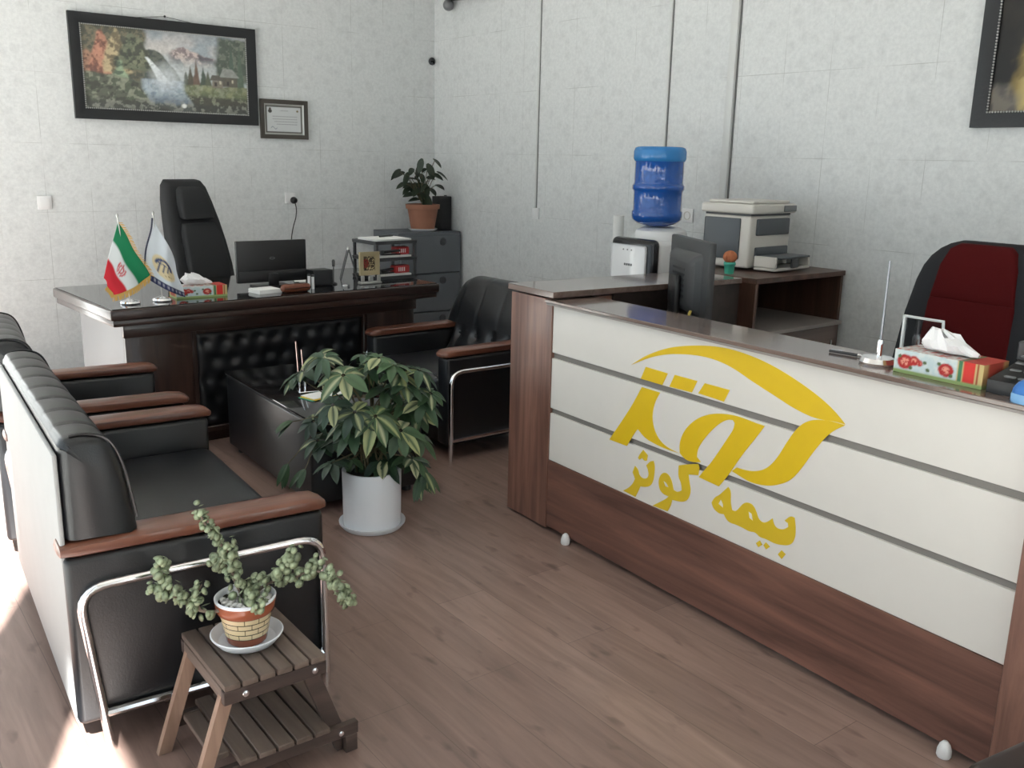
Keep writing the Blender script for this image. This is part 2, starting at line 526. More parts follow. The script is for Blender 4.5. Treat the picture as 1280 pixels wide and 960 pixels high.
# ------------------------------------------------------------------ reception counter
CNT = thing('reception_counter', 'long reception counter with cream front boards, yellow emblem and walnut ends', 'counter', (2.328, 2.81, 0), R(-92.577))
CX = Matrix.Rotation(PI / 2, 4, 'X')          # flat (x, z) drawings stand on the counter front
LEN = 1.905
for z0, z1 in ((.310, .507), (.529, .734), (.757, .948)):
    obj('front_board', box(B(), .0, LEN, 0, .018, z0, z1, .0012, 1), M['cream'], CNT)
for z0, z1 in ((.505, .531), (.732, .759)):
    obj('groove_strip', box(B(), .0, LEN, .010, .02, z0, z1), M['groove'], CNT)
obj('carcass', box(B(), .0, LEN, .021, .04, .02, .94), M['walnut_dark'], CNT)
obj('plinth_board', box(B(), .0, LEN, -.003, .018, .022, .309, .001, 1), M['walnut_x'], CNT)
pb = box(B(), -.285, -.001, -.006, .30, .012, .968, .0015, 1)
obj('end_post', pb, M['walnut_z'], CNT)
obj('end_post', box(B(), LEN + .001, LEN + .30, -.03, .30, .012, .948, .0015, 1), M['walnut_z'], CNT)
lg = box(B(), -.022, LEN + .33, -.028, .205, .957, .970, .002, 1)
obj('ledge', lg, M['walnut_top'], CNT)
obj('ledge_edging', box(B(), -.018, LEN + .33, -.024, .205, .9485, .9565, .001, 1), M['edge'], CNT)
# side return running back behind the left end
obj('return_top', box(B(), -.305, .012, -.012, 1.06, .975, 1.0, .002, 1), M['walnut_top'], CNT)
obj('return_panel', box(B(), -.02, -.002, .31, 1.06, .02, .974), M['walnut_dark'], CNT)
obj('return_panel', box(B(), -.283, -.265, .31, 1.06, .02, .974), M['walnut_z'], CNT)
obj('worktop', box(B(), .0, LEN + .28, .31, .78, .705, .73, .002, 1), M['walnut_top'], CNT)
obj('leg_panel', box(B(), LEN + .24, LEN + .26, .31, .76, .0, .704), M['walnut_z'], CNT)
for x in (.158, 1.79):
    ft = B()
    lathe(ft, [(0, .0), (.016, .0), (.019, .006), (.0185, .020), (.014, .036), (.007, .045), (0, .047)], 20, (x, -.022, 0))
    lab(obj('levelling_foot', ft, M['white'], CNT), 'white plastic levelling foot')
EMBLEM = [[[(0.4726,0.7977),(0.5347,0.8391),(0.6128,0.8767),(0.6885,0.9026),(0.7709,0.9205),(0.8502,0.9331),(0.9268,0.9375),(1.0013,0.9325),(1.0735,0.9223),(1.1438,0.9053),(1.2046,0.8863),(1.2639,0.8644),(1.315,0.8405),(1.3515,0.8169),(1.3714,0.8002),(1.3401,0.8007),(1.2862,0.794),(1.2438,0.7957),(1.1845,0.8072),(1.1382,0.8212),(1.0828,0.837),(1.0258,0.8533),(0.9667,0.8732),(0.9152,0.8857),(0.8541,0.8924),(0.7919,0.8908),(0.728,0.8838),(0.6528,0.87),(0.5851,0.8492),(0.5255,0.8237)]],[[(1.3717,0.798),(1.3366,0.7739),(1.3095,0.7443),(1.2948,0.7224),(1.271,0.6855),(1.2502,0.6489),(1.2287,0.6147),(1.2061,0.5859),(1.1747,0.5636),(1.1306,0.5435),(1.084,0.5344),(1.0435,0.5332),(1.0096,0.5397),(0.9751,0.5463),(0.9945,0.564),(1.0319,0.565),(1.0718,0.5734),(1.1096,0.5923),(1.1374,0.6229),(1.157,0.6538),(1.1755,0.6904),(1.2003,0.7342),(1.2259,0.7652),(1.2525,0.7827),(1.2795,0.7917),(1.32,0.7987)]],[[(1.0911,0.7253),(1.0554,0.726),(1.0147,0.7289),(0.9732,0.7299),(0.9229,0.7245),(0.8717,0.7123),(0.8202,0.6883),(0.7773,0.6536),(0.7478,0.6146),(0.7354,0.5724),(0.7401,0.5416),(0.7703,0.5252),(0.8077,0.5273),(0.8391,0.5377),(0.8195,0.5496),(0.82,0.5742),(0.8371,0.6066),(0.869,0.6492),(0.909,0.6897),(0.9415,0.7097),(0.9624,0.7128),(0.9715,0.7052),(0.9694,0.6849),(0.9476,0.6494),(0.9179,0.601),(0.8834,0.5469),(0.8512,0.5063),(0.835,0.4839),(0.9256,0.4788),(0.9602,0.5249),(0.9893,0.5739),(1.025,0.6304),(1.0604,0.679)]],[[(0.5478,0.805),(0.6586,0.8035),(0.6349,0.7578),(0.5256,0.7579)]],[[(0.5331,0.729),(0.6274,0.7292),(0.6078,0.6983),(0.5958,0.6594),(0.5958,0.623),(0.6124,0.5834),(0.6452,0.5555),(0.6912,0.5426),(0.7354,0.5403),(0.6817,0.5378),(0.6211,0.5403),(0.5635,0.5486),(0.5245,0.5721),(0.5049,0.5483),(0.4709,0.4939),(0.3728,0.4932),(0.4266,0.5664),(0.4863,0.6485)]],[[(0.6924,0.8055),(0.7981,0.8059),(0.7765,0.7625),(0.6702,0.7597)]],[[(0.8316,0.8055),(0.9402,0.8061),(0.919,0.7633),(0.8055,0.7661)]]]
LETTERING = [[[(0.5589,0.5038),(0.5837,0.49),(0.5807,0.4684),(0.5676,0.4647),(0.5559,0.4726),(0.5424,0.4615),(0.534,0.4665),(0.5408,0.4808)]],[[(0.597,0.4714),(0.615,0.4782),(0.6226,0.462),(0.6231,0.4371),(0.6196,0.4052),(0.6074,0.3829),(0.5832,0.3704),(0.5542,0.3642),(0.5454,0.3426),(0.5312,0.3167),(0.463,0.3196),(0.4924,0.3393),(0.513,0.3613),(0.5243,0.3838),(0.5096,0.4047),(0.5205,0.4325),(0.539,0.4236),(0.5454,0.4038),(0.5651,0.3972),(0.5868,0.4038),(0.5949,0.4203),(0.5887,0.4382),(0.579,0.4511)]],[[(0.7392,0.4973),(0.7808,0.5131),(0.8285,0.5284),(0.8352,0.5156),(0.8321,0.4894),(0.7876,0.4788),(0.7933,0.4554),(0.8047,0.424),(0.7924,0.3878),(0.7651,0.3719),(0.7179,0.3654),(0.7147,0.3433),(0.6997,0.3172),(0.6233,0.3133),(0.6563,0.3365),(0.685,0.357),(0.7002,0.3719),(0.6746,0.372),(0.6539,0.3822),(0.6446,0.4101),(0.653,0.4376),(0.6728,0.4534),(0.6956,0.4503),(0.7122,0.4306),(0.722,0.4035),(0.7407,0.4001),(0.7612,0.4142),(0.7561,0.4386),(0.7391,0.4579)],[(0.6704,0.4207),(0.6858,0.4171),(0.6973,0.4052),(0.6809,0.4034)]],[[(0.9659,0.4896),(0.9786,0.4787),(0.9806,0.4409),(0.9893,0.4181),(1.0053,0.4183),(1.0209,0.4388),(1.033,0.4555),(1.0507,0.4648),(1.0724,0.4633),(1.0877,0.4459),(1.099,0.4247),(1.1166,0.4183),(1.1336,0.4266),(1.1522,0.4453),(1.1602,0.426),(1.1755,0.419),(1.198,0.4245),(1.2135,0.4387),(1.2111,0.4495),(1.1976,0.4536),(1.2177,0.4759),(1.2331,0.4744),(1.241,0.4444),(1.242,0.4111),(1.2306,0.3875),(1.2092,0.3762),(1.1696,0.3675),(1.1337,0.3709),(1.1101,0.3674),(1.0907,0.3781),(1.0668,0.3711),(1.0415,0.3744),(1.0097,0.3751),(0.9843,0.3725),(0.9673,0.3796),(0.9561,0.393),(0.9369,0.3876),(0.9093,0.3967),(0.8995,0.4145),(0.9108,0.4365),(0.9306,0.4507),(0.9495,0.4721)],[(0.9384,0.4386),(0.9503,0.4249),(0.9502,0.4129),(0.9297,0.4202)],[(1.0562,0.4363),(1.0702,0.4325),(1.0773,0.4112),(1.062,0.4161)]],[[(1.1111,0.3577),(1.122,0.3465),(1.1077,0.3332),(1.0968,0.3433)]],[[(1.135,0.3598),(1.152,0.3511),(1.1386,0.3376),(1.1268,0.3468)]],[[(1.197,0.3564),(1.2134,0.3492),(1.2002,0.3284),(1.1846,0.3384)]]]
for i, polys in enumerate(EMBLEM):
    pl = [chaikin(polys[0], 2, 40)] + [p for p in polys[1:]]
    lab(obj('emblem_piece', prism(B(), pl, 0, .0016 if i < 3 else .0014, CX), M['yellow'], CNT), 'yellow emblem piece')
for polys in LETTERING:
    pl = [chaikin(p, 2, 55) for p in polys]
    lab(obj('lettering', prism(B(), pl, 0, .0013, CX), M['yellow_pale'], CNT), 'yellow lettering')

# ------------------------------------------------------------------ sofa and armchairs
def make_seat(name, label, cat, loc, rz, wid, ribs=0, tufts=None, group=None, dback=0.0, rcorner=0.0):
    t = thing(name, label, cat, loc, rz, group)
    hw = wid / 2; aw = .095
    iw = hw - aw
    for s in (-1, 1):
        ya, yb = sorted((s * hw, s * (hw - aw)))
        obj('arm_panel', box(B(), -.335, .335, ya, yb, .075, .532, .018, 3), M['vinyl'], t)
        cp = B()
        rings = []
        yc = (ya + yb) / 2
        for x, wy, zt, zb in ((-.345, .030, .553, .540), (-.340, .046, .562, .533), (-.30, .052, .570, .530), (0, .052, .571, .530), (.28, .052, .571, .530), (.325, .050, .566, .530), (.345, .038, .556, .532), (.352, .020, .549, .537)):
            rg = []
            for k in range(16):
                a = 2 * PI * k / 16
                ca, sa = math.cos(a), math.sin(a)
                rg.append((x, yc + wy * math.copysign(abs(ca) ** .55, ca), (zt + zb) / 2 + (zt - zb) / 2 * math.copysign(abs(sa) ** .6, sa)))
            rings.append(rg)
        loft(cp, rings)
        lab(obj('arm_rest', cp, M['armwood'], t), 'red-brown wooden arm rest')
        yo = s * (hw + .014)
        fr = B()
        tube(fr, fillet([(-.265, yo, 0), (-.312, yo, .455), (.322, yo, .462), (.322, yo, 0)], .075, 7), .0125, 10)
        tube(fr, [(-.276, yo, .105), (.322, yo, .105)], .011, 8)
        lab(obj('tube_frame', fr, M['chrome'], t), 'chrome tube frame')
    # seat
    sb = B()
    box(sb, -.16, .335, -iw + .004, iw - .004, .25, .425, .04, 4)
    obj('seat_cushion', sb, M['vinyl'], t)
    obj('seat_base', box(B(), -.30, .32, -iw + .002, iw - .002, .075, .262, .012, 2), M['vinyl'], t)
    # back: a rolled profile swept across, ribbed or buttoned
    prof = catmull([(-.318 - dback, 0, .085), (-.322 - dback, 0, .40), (-.324 - dback * 1.3, 0, .76), (-.318 - dback * 1.4, 0, .815), (-.298 - dback * 1.4, 0, .832), (-.25 - dback * 1.4, 0, .832), (-.208 - dback * 1.4, 0, .81), (-.182 - dback * 1.3, 0, .75), (-.165 - dback, 0, .66), (-.150 - dback * .8, 0, .56), (-.125 - dback * .5, 0, .46), (-.105, 0, .38)], 5)
    fine = []
    for a, b in zip(prof[:-1], prof[1:]):
        fine.append(a)
        if (a.z - .573) * (b.z - .573) < 0:
            u1 = (.572 - a.z) / (b.z - a.z); u2 = (.574 - a.z) / (b.z - a.z)
            fine += [a.lerp(b, u) for u in sorted((u1, u2))]
    prof = fine + [prof[-1]]
    n = len(prof); ny = 96 if wid > 1 else 64
    V, F = [], []
    for j in range(ny + 1):
        v = j / ny
        e = min(1, min(v, 1 - v) * (2 * iw) / .035)
        sh = (1 - math.sqrt(max(0, 1 - (1 - e) ** 2))) * .022
        for i, p in enumerate(prof):
            a, b = prof[max(0, i - 1)], prof[min(n - 1, i + 1)]
            d = (b - a).normalized(); nv = Vector((-d.z, 0, d.x)) if False else Vector((d.z * -1, 0, d.x))
            u = i / (n - 1)
            wt = max(0, min(1, (u - .30) / .12))
            off = -sh
            if ribs:
                off += wt * .007 * (abs(math.sin(PI * ribs * v)) ** .28 - 1) * (0.0 if e < 1 else 1)
            if tufts:
                nyt, rows = tufts
                for q, zz in enumerate(rows):
                    for k in range(nyt):
                        vy = (k + .5) / nyt
                        if p.x > -.2:
                            dd = ((v - vy) * 2 * iw) ** 2 + (p.z - zz) ** 2
                            off -= .022 * math.exp(-dd / .0009)
                off -= wt * .003 * math.exp(-min(abs((v * nyt - .5) - round(v * nyt - .5)), 1) ** 2 / .004)
            hwz = hw - .010 if p.z > .573 else iw - .006      # above the arms the back runs the full width
            q_ = p + nv * off + Vector((0, -hwz + 2 * hwz * v, 0))
            if rcorner:
                ee = max(0, rcorner - min(v, 1 - v) * 2 * hwz) / rcorner
                q_.z -= max(0, (p.z - .56) / .27) * rcorner * (1 - math.sqrt(max(0, 1 - ee * ee)))
            V.append(q_)
    bm = B()
    vs = [bm.verts.new(p) for p in V]
    for j in range(ny):
        for i in range(n - 1):
            bm.faces.new((vs[j * n + i], vs[j * n + i + 1], vs[(j + 1) * n + i + 1], vs[(j + 1) * n + i]))
    ia = [i for i in range(n) if prof[i].z > .573]
    for j in (0, ny):
        cc = bm.verts.new(sum((vs[j * n + i].co for i in ia), Vector()) / len(ia))
        loop = [vs[j * n + i] for i in ia]
        for k in range(len(loop)):
            bm.faces.new((cc, loop[k], loop[(k + 1) % len(loop)]))
    bot = [vs[j * n] for j in range(ny + 1)] + [vs[j * n + n - 1] for j in range(ny, -1, -1)]
    bm.faces.new(bot)
    bmesh.ops.recalc_face_normals(bm, faces=bm.faces)
    bk = obj('backrest', bm, M['vinyl'], t, 42)
    if tufts:
        nyt, rows = tufts
        for zz in rows:
            px = np.interp(zz, [.38, .46, .56, .66, .75, .81], [-.105, -.125 - dback * .5, -.150 - dback * .8, -.165 - dback, -.182 - dback * 1.3, -.208 - dback * 1.4])
            for k in range(nyt):
                y = -iw + 2 * iw * (k + .5) / nyt
                obj('button', ball(B(), (px - .012, y, zz), .010, 2, (.6, 1, 1)), M['vinyl'], bk)
    # piping where the end of the back meets its face
    for s in (() if rcorner else (-1, 1)):
        pts = [p + Vector((.003, s * (hw - .030), 0)) for p in prof if p.x > -.30 - dback * 1.4 and p.z > .59 and not (p.x < -.24 - dback * 1.4 and p.z < .8)]
        obj('piping', tube(B(), pts, .0035, 6), M['vinyl'], bk)
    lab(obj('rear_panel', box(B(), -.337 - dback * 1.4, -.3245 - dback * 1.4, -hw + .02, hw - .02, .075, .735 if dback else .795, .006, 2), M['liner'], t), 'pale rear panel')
    return t

make_seat('sofa', 'black two-seat sofa with ribbed back nearest the camera, beside the slatted plant stand', 'sofa',
          (.772, 2.898, 0), R(-3.2), 1.205, ribs=8)
make_seat('armchair', 'black armchair with ribbed back between the sofa and the manager desk', 'armchair',
          (.832, 4.015, 0), R(-5.5), .71, ribs=5)
make_seat('armchair', 'black armchair with buttoned back standing past the end of the reception counter', 'armchair',
          (2.80, 4.215, 0), R(182), .80, tufts=(4, (.52, .63, .73)), dback=.06, rcorner=.15)

# ------------------------------------------------------------------ manager desk
def tufted(wd, ht, nx, nz, amp=.016, nu=90, nv=36):
    """upholstered panel in the xz plane, buttons on a diamond lattice, bulging to -y"""
    pts = []
    for r in range(nz):
        k = nx if r % 2 == 0 else nx - 1
        for c in range(k):
            pts.append(((c + (.5 if r % 2 == 0 else 1)) * wd / nx, (r + .5) * ht / nz))
    bm = B()
    g = []
    for j in range(nv + 1):
        for i in range(nu + 1):
            x, z = wd * i / nu, ht * j / nv
            off = amp
            for (a, b) in pts:
                off -= amp * .95 * math.exp(-((x - a) ** 2 + (z - b) ** 2) / (.00095))
            ed = min(x, wd - x, z, ht - z)
            off *= min(1, (ed / .03)) ** .5
            g.append(bm.verts.new((x, -off, z)))
    for j in range(nv):
        for i in range(nu):
            k = j * (nu + 1) + i
            bm.faces.new((g[k], g[k + 1], g[k + nu + 2], g[k + nu + 1]))
    return bm, pts

DESK = thing('executive_desk', 'wide dark brown executive desk with a buttoned black front panel, below the landscape painting', 'desk', (1.10, 4.568, 0), R(3.79))
obj('desk_top', box(B(), 0, 1.905, 0, .94, .722, .772, .008, 3), M['deskwood'], DESK)
obj('top_moulding', box(B(), .012, 1.893, .012, .928, .690, .7215, .006, 2), M['deskwood'], DESK)
obj('glass_top', box(B(), .012, 1.893, .012, .928, .7722, .7765, .001, 1), M['deskglass'], DESK)
obj('apron', box(B(), .09, 1.82, .12, .15, .612, .6895, .004, 2), M['deskwood'], DESK)
obj('front_pillar', box(B(), .105, .44, .15, .185, .03, .6115, .004, 2), M['deskwood_z'], DESK)
obj('front_pillar', box(B(), 1.49, 1.82, .15, .185, .03, .6115, .004, 2), M['deskwood_z'], DESK)
bm, pts = tufted(1.0, .50, 10, 5)
bmesh.ops.transform(bm, matrix=Matrix.Translation((.465, .178, .09)), verts=bm.verts)
tp = obj('padded_panel', bm, M['vinyl'], DESK, 60)
for a, b in pts:
    obj('button', ball(B(), (.465 + a, .1775, .09 + b), .008, 1, (1, .5, 1)), M['vinyl'], tp)
fr = B()
box(fr, .441, .464, .152, .184, .06, .611, .003, 1); box(fr, 1.466, 1.489, .152, .184, .06, .611, .003, 1)
box(fr, .4645, 1.4655, .152, .184, .592, .611, .003, 1); box(fr, .4645, 1.4655, .152, .184, .06, .088, .003, 1)
obj('panel_frame', fr, M['deskwood_z'], DESK)
obj('back_board', box(B(), .441, 1.489, .186, .20, .03, .69), M['deskwood'], DESK)
lab(obj('side_panel', box(B(), .108, .126, .186, .56, .03, .6895, .002, 1), M['glare_panel'], DESK), 'desk side panel with window glare painted as light grey')
lab(obj('drawer_pedestal', box(B(), .118, .50, .561, .90, .03, .6895, .003, 1), M['glare_panel'], DESK), 'drawer pedestal with window glare painted as light grey')
obj('side_panel', box(B(), 1.80, 1.82, .186, .90, .03, .6895, .002, 1), M['deskwood_z'], DESK)
obj('plinth', box(B(), .125, 1.80, .19, .21, .0, .03), M['deskwood'], DESK)
obj('plinth', box(B(), .125, .49, .57, .89, .0, .0295), M['deskwood'], DESK)

# ------------------------------------------------------------------ coffee table
CT = thing('coffee_table', 'low black coffee table with padded sides and glass top, in front of the sofa', 'table', (1.605, 3.515, 0), R(-1.5))
obj('padded_side', box(B(), .0, .54, .0, 1.06, .035, .402, .012, 3), M['vinyl'], CT)
lab(obj('glass_top', box(B(), -.004, .544, -.004, 1.064, .409, .419, .003, 2), M['deskglass'], CT), 'black glass top')
obj('top_edging', box(B(), -.001, .541, -.001, 1.061, .4022, .4088, .001, 1), M['dkgrey'], CT)
for x in (.05, .49):
    for y in (.06, 1.0):
        obj('foot', lathe(B(), [(0, 0), (.022, 0), (.022, .036), (0, .036)], 16, (x, y, 0)), M['black'], CT)

# ------------------------------------------------------------------ chairs behind desk and counter
def rrect(hx, hy, r, n=5):
    out = []
    for cx, cy, a0 in ((hx - r, hy - r, 0), (-hx + r, hy - r, 90), (-hx + r, -hy + r, 180), (hx - r, -hy + r, 270)):
        for k in range(n + 1):
            a = R(a0 + 90 * k / n)
            out.append((cx + r * math.cos(a), cy + r * math.sin(a)))
    return out

def star_base(t, zb=.11):
    st = B()
    lathe(st, [(0, .07), (.045, .07), (.045, .11), (.028, .13), (.028, .30), (.022, .30), (.022, .42), (0, .42)], 20)
    obj('gas_column', st, M['black'], t)
    for k in range(5):
        a = 2 * PI * k / 5 + .3
        lg = B()
        X = Matrix.Rotation(a, 4, 'Z')
        loft(lg, [[(x, y * wy, z0 + zz * hz) for y, zz in ((-1, -1), (1, -1), (1, 1), (-1, 1))] for x, wy, z0, hz in ((.03, .028, .09, .02), (.18, .022, .085, .016), (.31, .016, .075, .012))], X=X)
        l = obj('base_leg', lg, M['black'], t)
        cs = B()
        for s in (-1, 1):
            lathe(cs, [(0, -.008), (.024, -.008), (.026, 0), (.024, .008), (0, .008)], 16, X=X @ Matrix.Translation((.30, s * .012, .027)) @ Matrix.Rotation(PI / 2, 4, 'X'))
        tube(cs, [(.30, 0, .03), (.30, 0, .07)], .008, 8, X=X)
        obj('castor', cs, M['rubber'], l)

def arms(t, m, w):
    for s in (-1, 1):
        a = B()
        tube(a, fillet([(-.16, s * w, .44), (-.16, s * (w + .05), .62), (.16, s * (w + .05), .66), (.14, s * w, .44)], .06, 6), .018, 10)
        box(a, -.14, .15, s * (w + .05) - .03, s * (w + .05) + .03, .645, .68, .012, 2)
        obj('armrest', a, m, t)

# manager's chair: faces local +x
EC = thing('executive_chair', 'tall black swivel chair tilted back behind the manager desk', 'chair', (2.115, 5.88, 0), R(-68))
secs = []
for z, x, hw, hd in ((.50, -.14, .225, .055), (.62, -.165, .232, .062), (.80, -.20, .232, .06), (.95, -.235, .22, .058), (1.08, -.270, .205, .055), (1.20, -.305, .185, .052), (1.29, -.328, .165, .045), (1.325, -.337, .14, .03)):
    secs.append([(x + p[1] * 1.0, p[0], z - p[1] * .25) for p in rrect(hw, hd, min(.04, hd * .9))])
obj('backrest', loft(B(), secs), M['black_fabric'], EC, 60)
hr = [[(x + p[1], p[0], z - p[1] * .25) for p in rrect(hw, hd, .018)] for z, x, hw, hd in ((1.085, -.222, .10, .02), (1.10, -.215, .125, .034), (1.18, -.235, .122, .04), (1.265, -.262, .10, .032), (1.285, -.272, .08, .018))]
obj('head_cushion', loft(B(), hr), M['black_fabric'], EC, 60)
lc = [[(x + p[1], p[0], z - p[1] * .2) for p in rrect(hw, hd, .018)] for z, x, hw, hd in ((.54, -.095, .13, .02), (.57, -.09, .155, .036), (.80, -.135, .16, .036), (1.0, -.185, .15, .034), (1.06, -.205, .125, .018))]
obj('back_cushion', loft(B(), lc), M['black_fabric'], EC, 60)
obj('seat', box(B(), -.20, .28, -.25, .25, .42, .52, .045, 4), M['black_fabric'], EC)
arms(EC, M['black'], .25)
star_base(EC)

# clerk's chair: faces local +x, red centre with charcoal bolsters
RC = thing('office_chair', 'charcoal and dark red swivel chair behind the reception counter', 'chair', (3.0, 1.58, 0), R(176))
secs = []
for z, x, hw, hd in ((.50, -.17, .225, .04), (.60, -.18, .25, .05), (.80, -.19, .262, .052), (1.0, -.205, .245, .05), (1.12, -.215, .226, .048), (1.17, -.219, .212, .046), (1.205, -.222, .194, .043), (1.232, -.225, .170, .038), (1.25, -.227, .142, .031), (1.262, -.228, .105, .02)):
    secs.append([(x + p[1] + .05 * (abs(p[0]) / .26) ** 2.2, p[0], z) for p in rrect(hw, hd, min(.034, hd * .85), 6)])
obj('backrest', loft(B(), secs), M['grey_fabric'], RC, 60)
ri = [[(x + p[1] + .01 * (p[0] / .16) ** 2, p[0], z) for p in rrect(hw, hd, .012)] for z, x, hw, hd in ((.53, -.128, .135, .012), (.56, -.122, .155, .022), (.80, -.132, .165, .026), (1.05, -.152, .155, .022), (1.066, -.153, .152, .020))]
lab(obj('back_insert', loft(B(), ri), M['red_fabric'], RC, 60), 'dark red back insert')
ri = [[(x + p[1] + .01 * (p[0] / .16) ** 2, p[0], z) for p in rrect(hw, hd, .010)] for z, x, hw, hd in ((1.0665, -.154, .151, .020), (1.074, -.154, .150, .023), (1.09, -.155, .147, .022), (1.18, -.166, .135, .022), (1.235, -.176, .115, .018), (1.255, -.186, .09, .010))]
lab(obj('head_insert', loft(B(), ri), M['red_fabric'], RC, 60), 'dark red head insert')
lab(obj('seat', box(B(), -.20, .27, -.25, .25, .42, .50, .04, 4), M['red_fabric'], RC), 'dark red seat')
arms(RC, M['black'], .26)
star_base(RC)

# ------------------------------------------------------------------ grey filing cabinet in the corner
FC = thing('filing_cabinet', 'grey steel filing cabinet in the corner under the terracotta pot', 'cabinet', (3.585, 6.17, 0))
obj('body', box(B(), 0, .56, .012, .41, .0, .945, .004, 1), M['steel_cab'], FC)
for k in range(3):
    d = obj('drawer_front', box(B(), .008, .552, -.004, .0115, .03 + k * .30, .322 + k * .30, .004, 1), M['steel_cab'], FC)
    obj('finger_pull', lathe(B(), [(0, -.004), (.030, -.004), (.030, .004), (.024, .006), (.022, .002), (0, .002)], 16, X=Matrix.Translation((.385, -.004, .27 + k * .30)) @ Matrix.Rotation(PI / 2, 4, 'X')), M['dkgrey'], d)

# ------------------------------------------------------------------ printer cabinet against the right wall
PC = thing('printer_cabinet', 'dark brown cabinet with an open compartment, carrying the printer', 'cabinet', (3.42, 2.70, 0), R(2))
obj('cabinet_top', box(B(), -.006, .715, -.008, .50, .975, 1.0, .002, 1), M['cabwood_z'], PC)
obj('side_panel', box(B(), .0, .02, .0, .49, .02, .9745), M['cabwood_z'], PC)
obj('side_panel', box(B(), .69, .71, .0, .49, .02, .9745), M['cabwood_z'], PC)
obj('back_panel', box(B(), .0205, .6895, .475, .49, .02, .9745), M['walnut_dark'], PC)
lab(obj('shelf', box(B(), .0205, .6895, -.03, .474, .735, .753, .002, 1), M['edge'], PC), 'pale brown shelf')
lab(obj('door', box(B(), .022, .688, -.004, .016, .03, .73, .002, 1), M['walnut_top'], PC), 'brown door below the shelf')
obj('handle', tube(B(), [(.62, -.006, .56), (.62, -.022, .56), (.62, -.022, .66), (.62, -.006, .66)], .005, 8), M['chrome'], PC)
obj('plinth', box(B(), .03, .68, .03, .47, 0, .0195), M['walnut_dark'], PC)

# ------------------------------------------------------------------ pictures on the walls
def fbm(x, y, s, seed=0):
    rng = np.random.RandomState(seed)
    out = np.zeros_like(x); amp = 1.0; tot = 0
    for o in range(4):
        f = s * 2 ** o
        gx, gy = x * f, y * f
        tab = rng.rand(64, 64)
        ix, iy = np.floor(gx).astype(int), np.floor(gy).astype(int)
        fx, fy = gx - ix, gy - iy
        fx = fx * fx * (3 - 2 * fx); fy = fy * fy * (3 - 2 * fy)
        a = tab[ix % 64, iy % 64]; b = tab[(ix + 1) % 64, iy % 64]; c = tab[ix % 64, (iy + 1) % 64]; d = tab[(ix + 1) % 64, (iy + 1) % 64]
        out += amp * (a * (1 - fx) * (1 - fy) + b * fx * (1 - fy) + c * (1 - fx) * fy + d * fx * fy)
        tot += amp; amp *= .55
    return out / tot

def picture_plane(name, w_, h_, nu, nv, func, m, parent, X):
    """flat painted sheet in local xz, colour from func(u, v) with v up"""
    u, v = np.meshgrid(np.linspace(0, 1, nu + 1), np.linspace(0, 1, nv + 1))
    c = func(u, v)
    V = [X @ Vector((float(a) * w_, 0, float(b) * h_)) for a, b in zip(u.ravel(), v.ravel())]
    return cmesh(name, V, grid_faces(nu, nv), c.reshape(-1, 3), m, parent)

def blend(c, mask, col):
    mask = np.clip(mask, 0, 1)[..., None]
    return c * (1 - mask) + np.array(col) * mask

def soft(d, w_=.02):
    return np.clip(d / w_ + .5, 0, 1)

